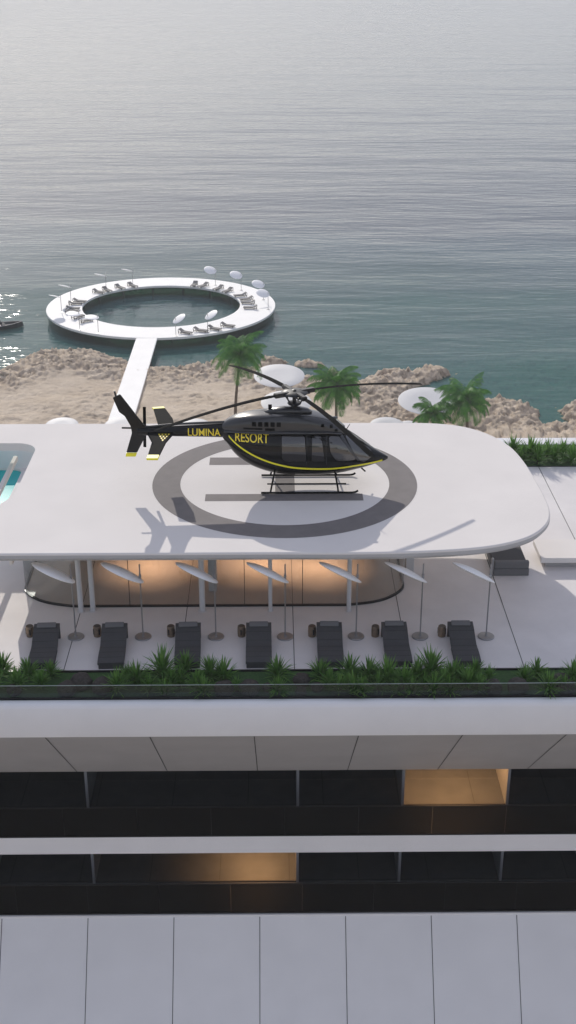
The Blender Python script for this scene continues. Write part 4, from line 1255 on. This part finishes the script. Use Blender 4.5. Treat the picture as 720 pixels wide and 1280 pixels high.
# ================================================================== LIGHT
SUN_EL = R(27.4); dxy = Vector((-.242, 1.0)).normalized()
sd = Vector((dxy.x*math.cos(SUN_EL), dxy.y*math.cos(SUN_EL), math.sin(SUN_EL)))
sl = bpy.data.lights.new('sun', 'SUN'); sl.energy = 3.05; sl.angle = R(.5); sl.color = (1,.935,.84)
so = bpy.data.objects.new('sun', sl); COL.objects.link(so); so.rotation_euler = sd.to_track_quat('Z', 'Y').to_euler(); so.location = (0,0,60)
w = bpy.data.worlds.new('World'); scene.world = w; w.use_nodes = True
nt = w.node_tree; bg = nt.nodes['Background']; sky = nt.nodes.new('ShaderNodeTexSky')
sky.sky_type = 'NISHITA'; sky.sun_disc = False; sky.sun_elevation = SUN_EL
sky.sun_rotation = math.atan2(dxy.x, dxy.y)
sky.altitude = 0; sky.air_density = 1.0; sky.dust_density = 1.2; sky.ozone_density = 1.0
hs = nt.nodes.new('ShaderNodeHueSaturation'); hs.inputs['Saturation'].default_value = .6; nt.links.new(sky.outputs[0], hs.inputs['Color'])
mxw = nt.nodes.new('ShaderNodeMix'); mxw.data_type = 'RGBA'; mxw.inputs['Factor'].default_value = .72
gtc = nt.nodes.new('ShaderNodeTexCoord'); gsp = nt.nodes.new('ShaderNodeSeparateXYZ'); nt.links.new(gtc.outputs['Generated'], gsp.inputs[0])
gmr = nt.nodes.new('ShaderNodeMapRange'); gmr.interpolation_type = 'SMOOTHSTEP'
gmr.inputs['From Min'].default_value = .02; gmr.inputs['From Max'].default_value = .30; nt.links.new(gsp.outputs['Z'], gmr.inputs['Value'])
gmx = nt.nodes.new('ShaderNodeMix'); gmx.data_type = 'RGBA'; gmx.inputs['A'].default_value = (5.9,6.0,6.3,1); gmx.inputs['B'].default_value = (3.3,3.5,4.45,1)
nt.links.new(gmr.outputs[0], gmx.inputs['Factor']); nt.links.new(gmx.outputs['Result'], mxw.inputs['B'])
nt.links.new(hs.outputs[0], mxw.inputs['A']); nt.links.new(mxw.outputs['Result'], bg.inputs[0]); bg.inputs[1].default_value = .14
def lamp(name, loc, energy, size, parent, sy=None, colr=(1,.58,.33), spread=180):
    a = bpy.data.lights.new(name, 'AREA'); a.energy = energy; a.size = size; a.color = colr
    if sy: a.shape = 'RECTANGLE'; a.size_y = sy
    a.spread = R(spread)
    o = bpy.data.objects.new(name, a); COL.objects.link(o); o.location = loc; o.parent = parent
    return o
# lounge downlights (round fittings in the slab soffit)
for x, y in ((185,712),(325,708),(400,712),(250,700)):
    p = onz(x, y, ZF)
    bm = B(); lathe(bm, [(0,-.36),(.12,-.36),(.13,-.34),(.0,-.338)], 16, (p.x, p.y+.2, 0)); obj('downlight', bm, LAMPM, hotel)
    lamp('downlight_lamp', (p.x, p.y+.2, -.38), 36 if x != 250 else 7, .25, hotel, spread=75)
# lit rooms
lamp('room_lamp', (7.3, YG+1.2, zb_-.05), 330, 2.6, hotel, .8, colr=(1,.50,.20))
lamp('room_lamp', (-.9, YG+1.2, z_s1b-.05), 170, 1.3, hotel, .8, colr=(1,.50,.20), spread=115)

# ================================================================== HAZE
bm = B(); box(bm, -9500, 9500, -1300, 14500, -52, 24)
hz_o = obj('haze', bm, None)
hm = bpy.data.materials.new('haze_volume'); nt, n, l = nodes(hm); n.remove(n['Principled BSDF'])
pv = n.new('ShaderNodeVolumePrincipled'); pv.inputs['Color'].default_value = (.91,.95,.99,1); pv.inputs['Density'].default_value = .00033
pv.inputs['Anisotropy'].default_value = 0
l.new(pv.outputs[0], n['Material Output'].inputs['Volume']); hz_o.data.materials.append(hm)
tag(hz_o, 'pale sea haze thickening towards the horizon', kind='stuff')

vsn = scene.view_settings
scene.view_settings.view_transform = 'Standard'; vsn.look = 'None'; vsn.exposure = 0; vsn.gamma = 1; vsn.use_curve_mapping = False
scene.render.engine = 'CYCLES'
scene.cycles.transparent_max_bounces = 16
scene.cycles.volume_bounces = 2
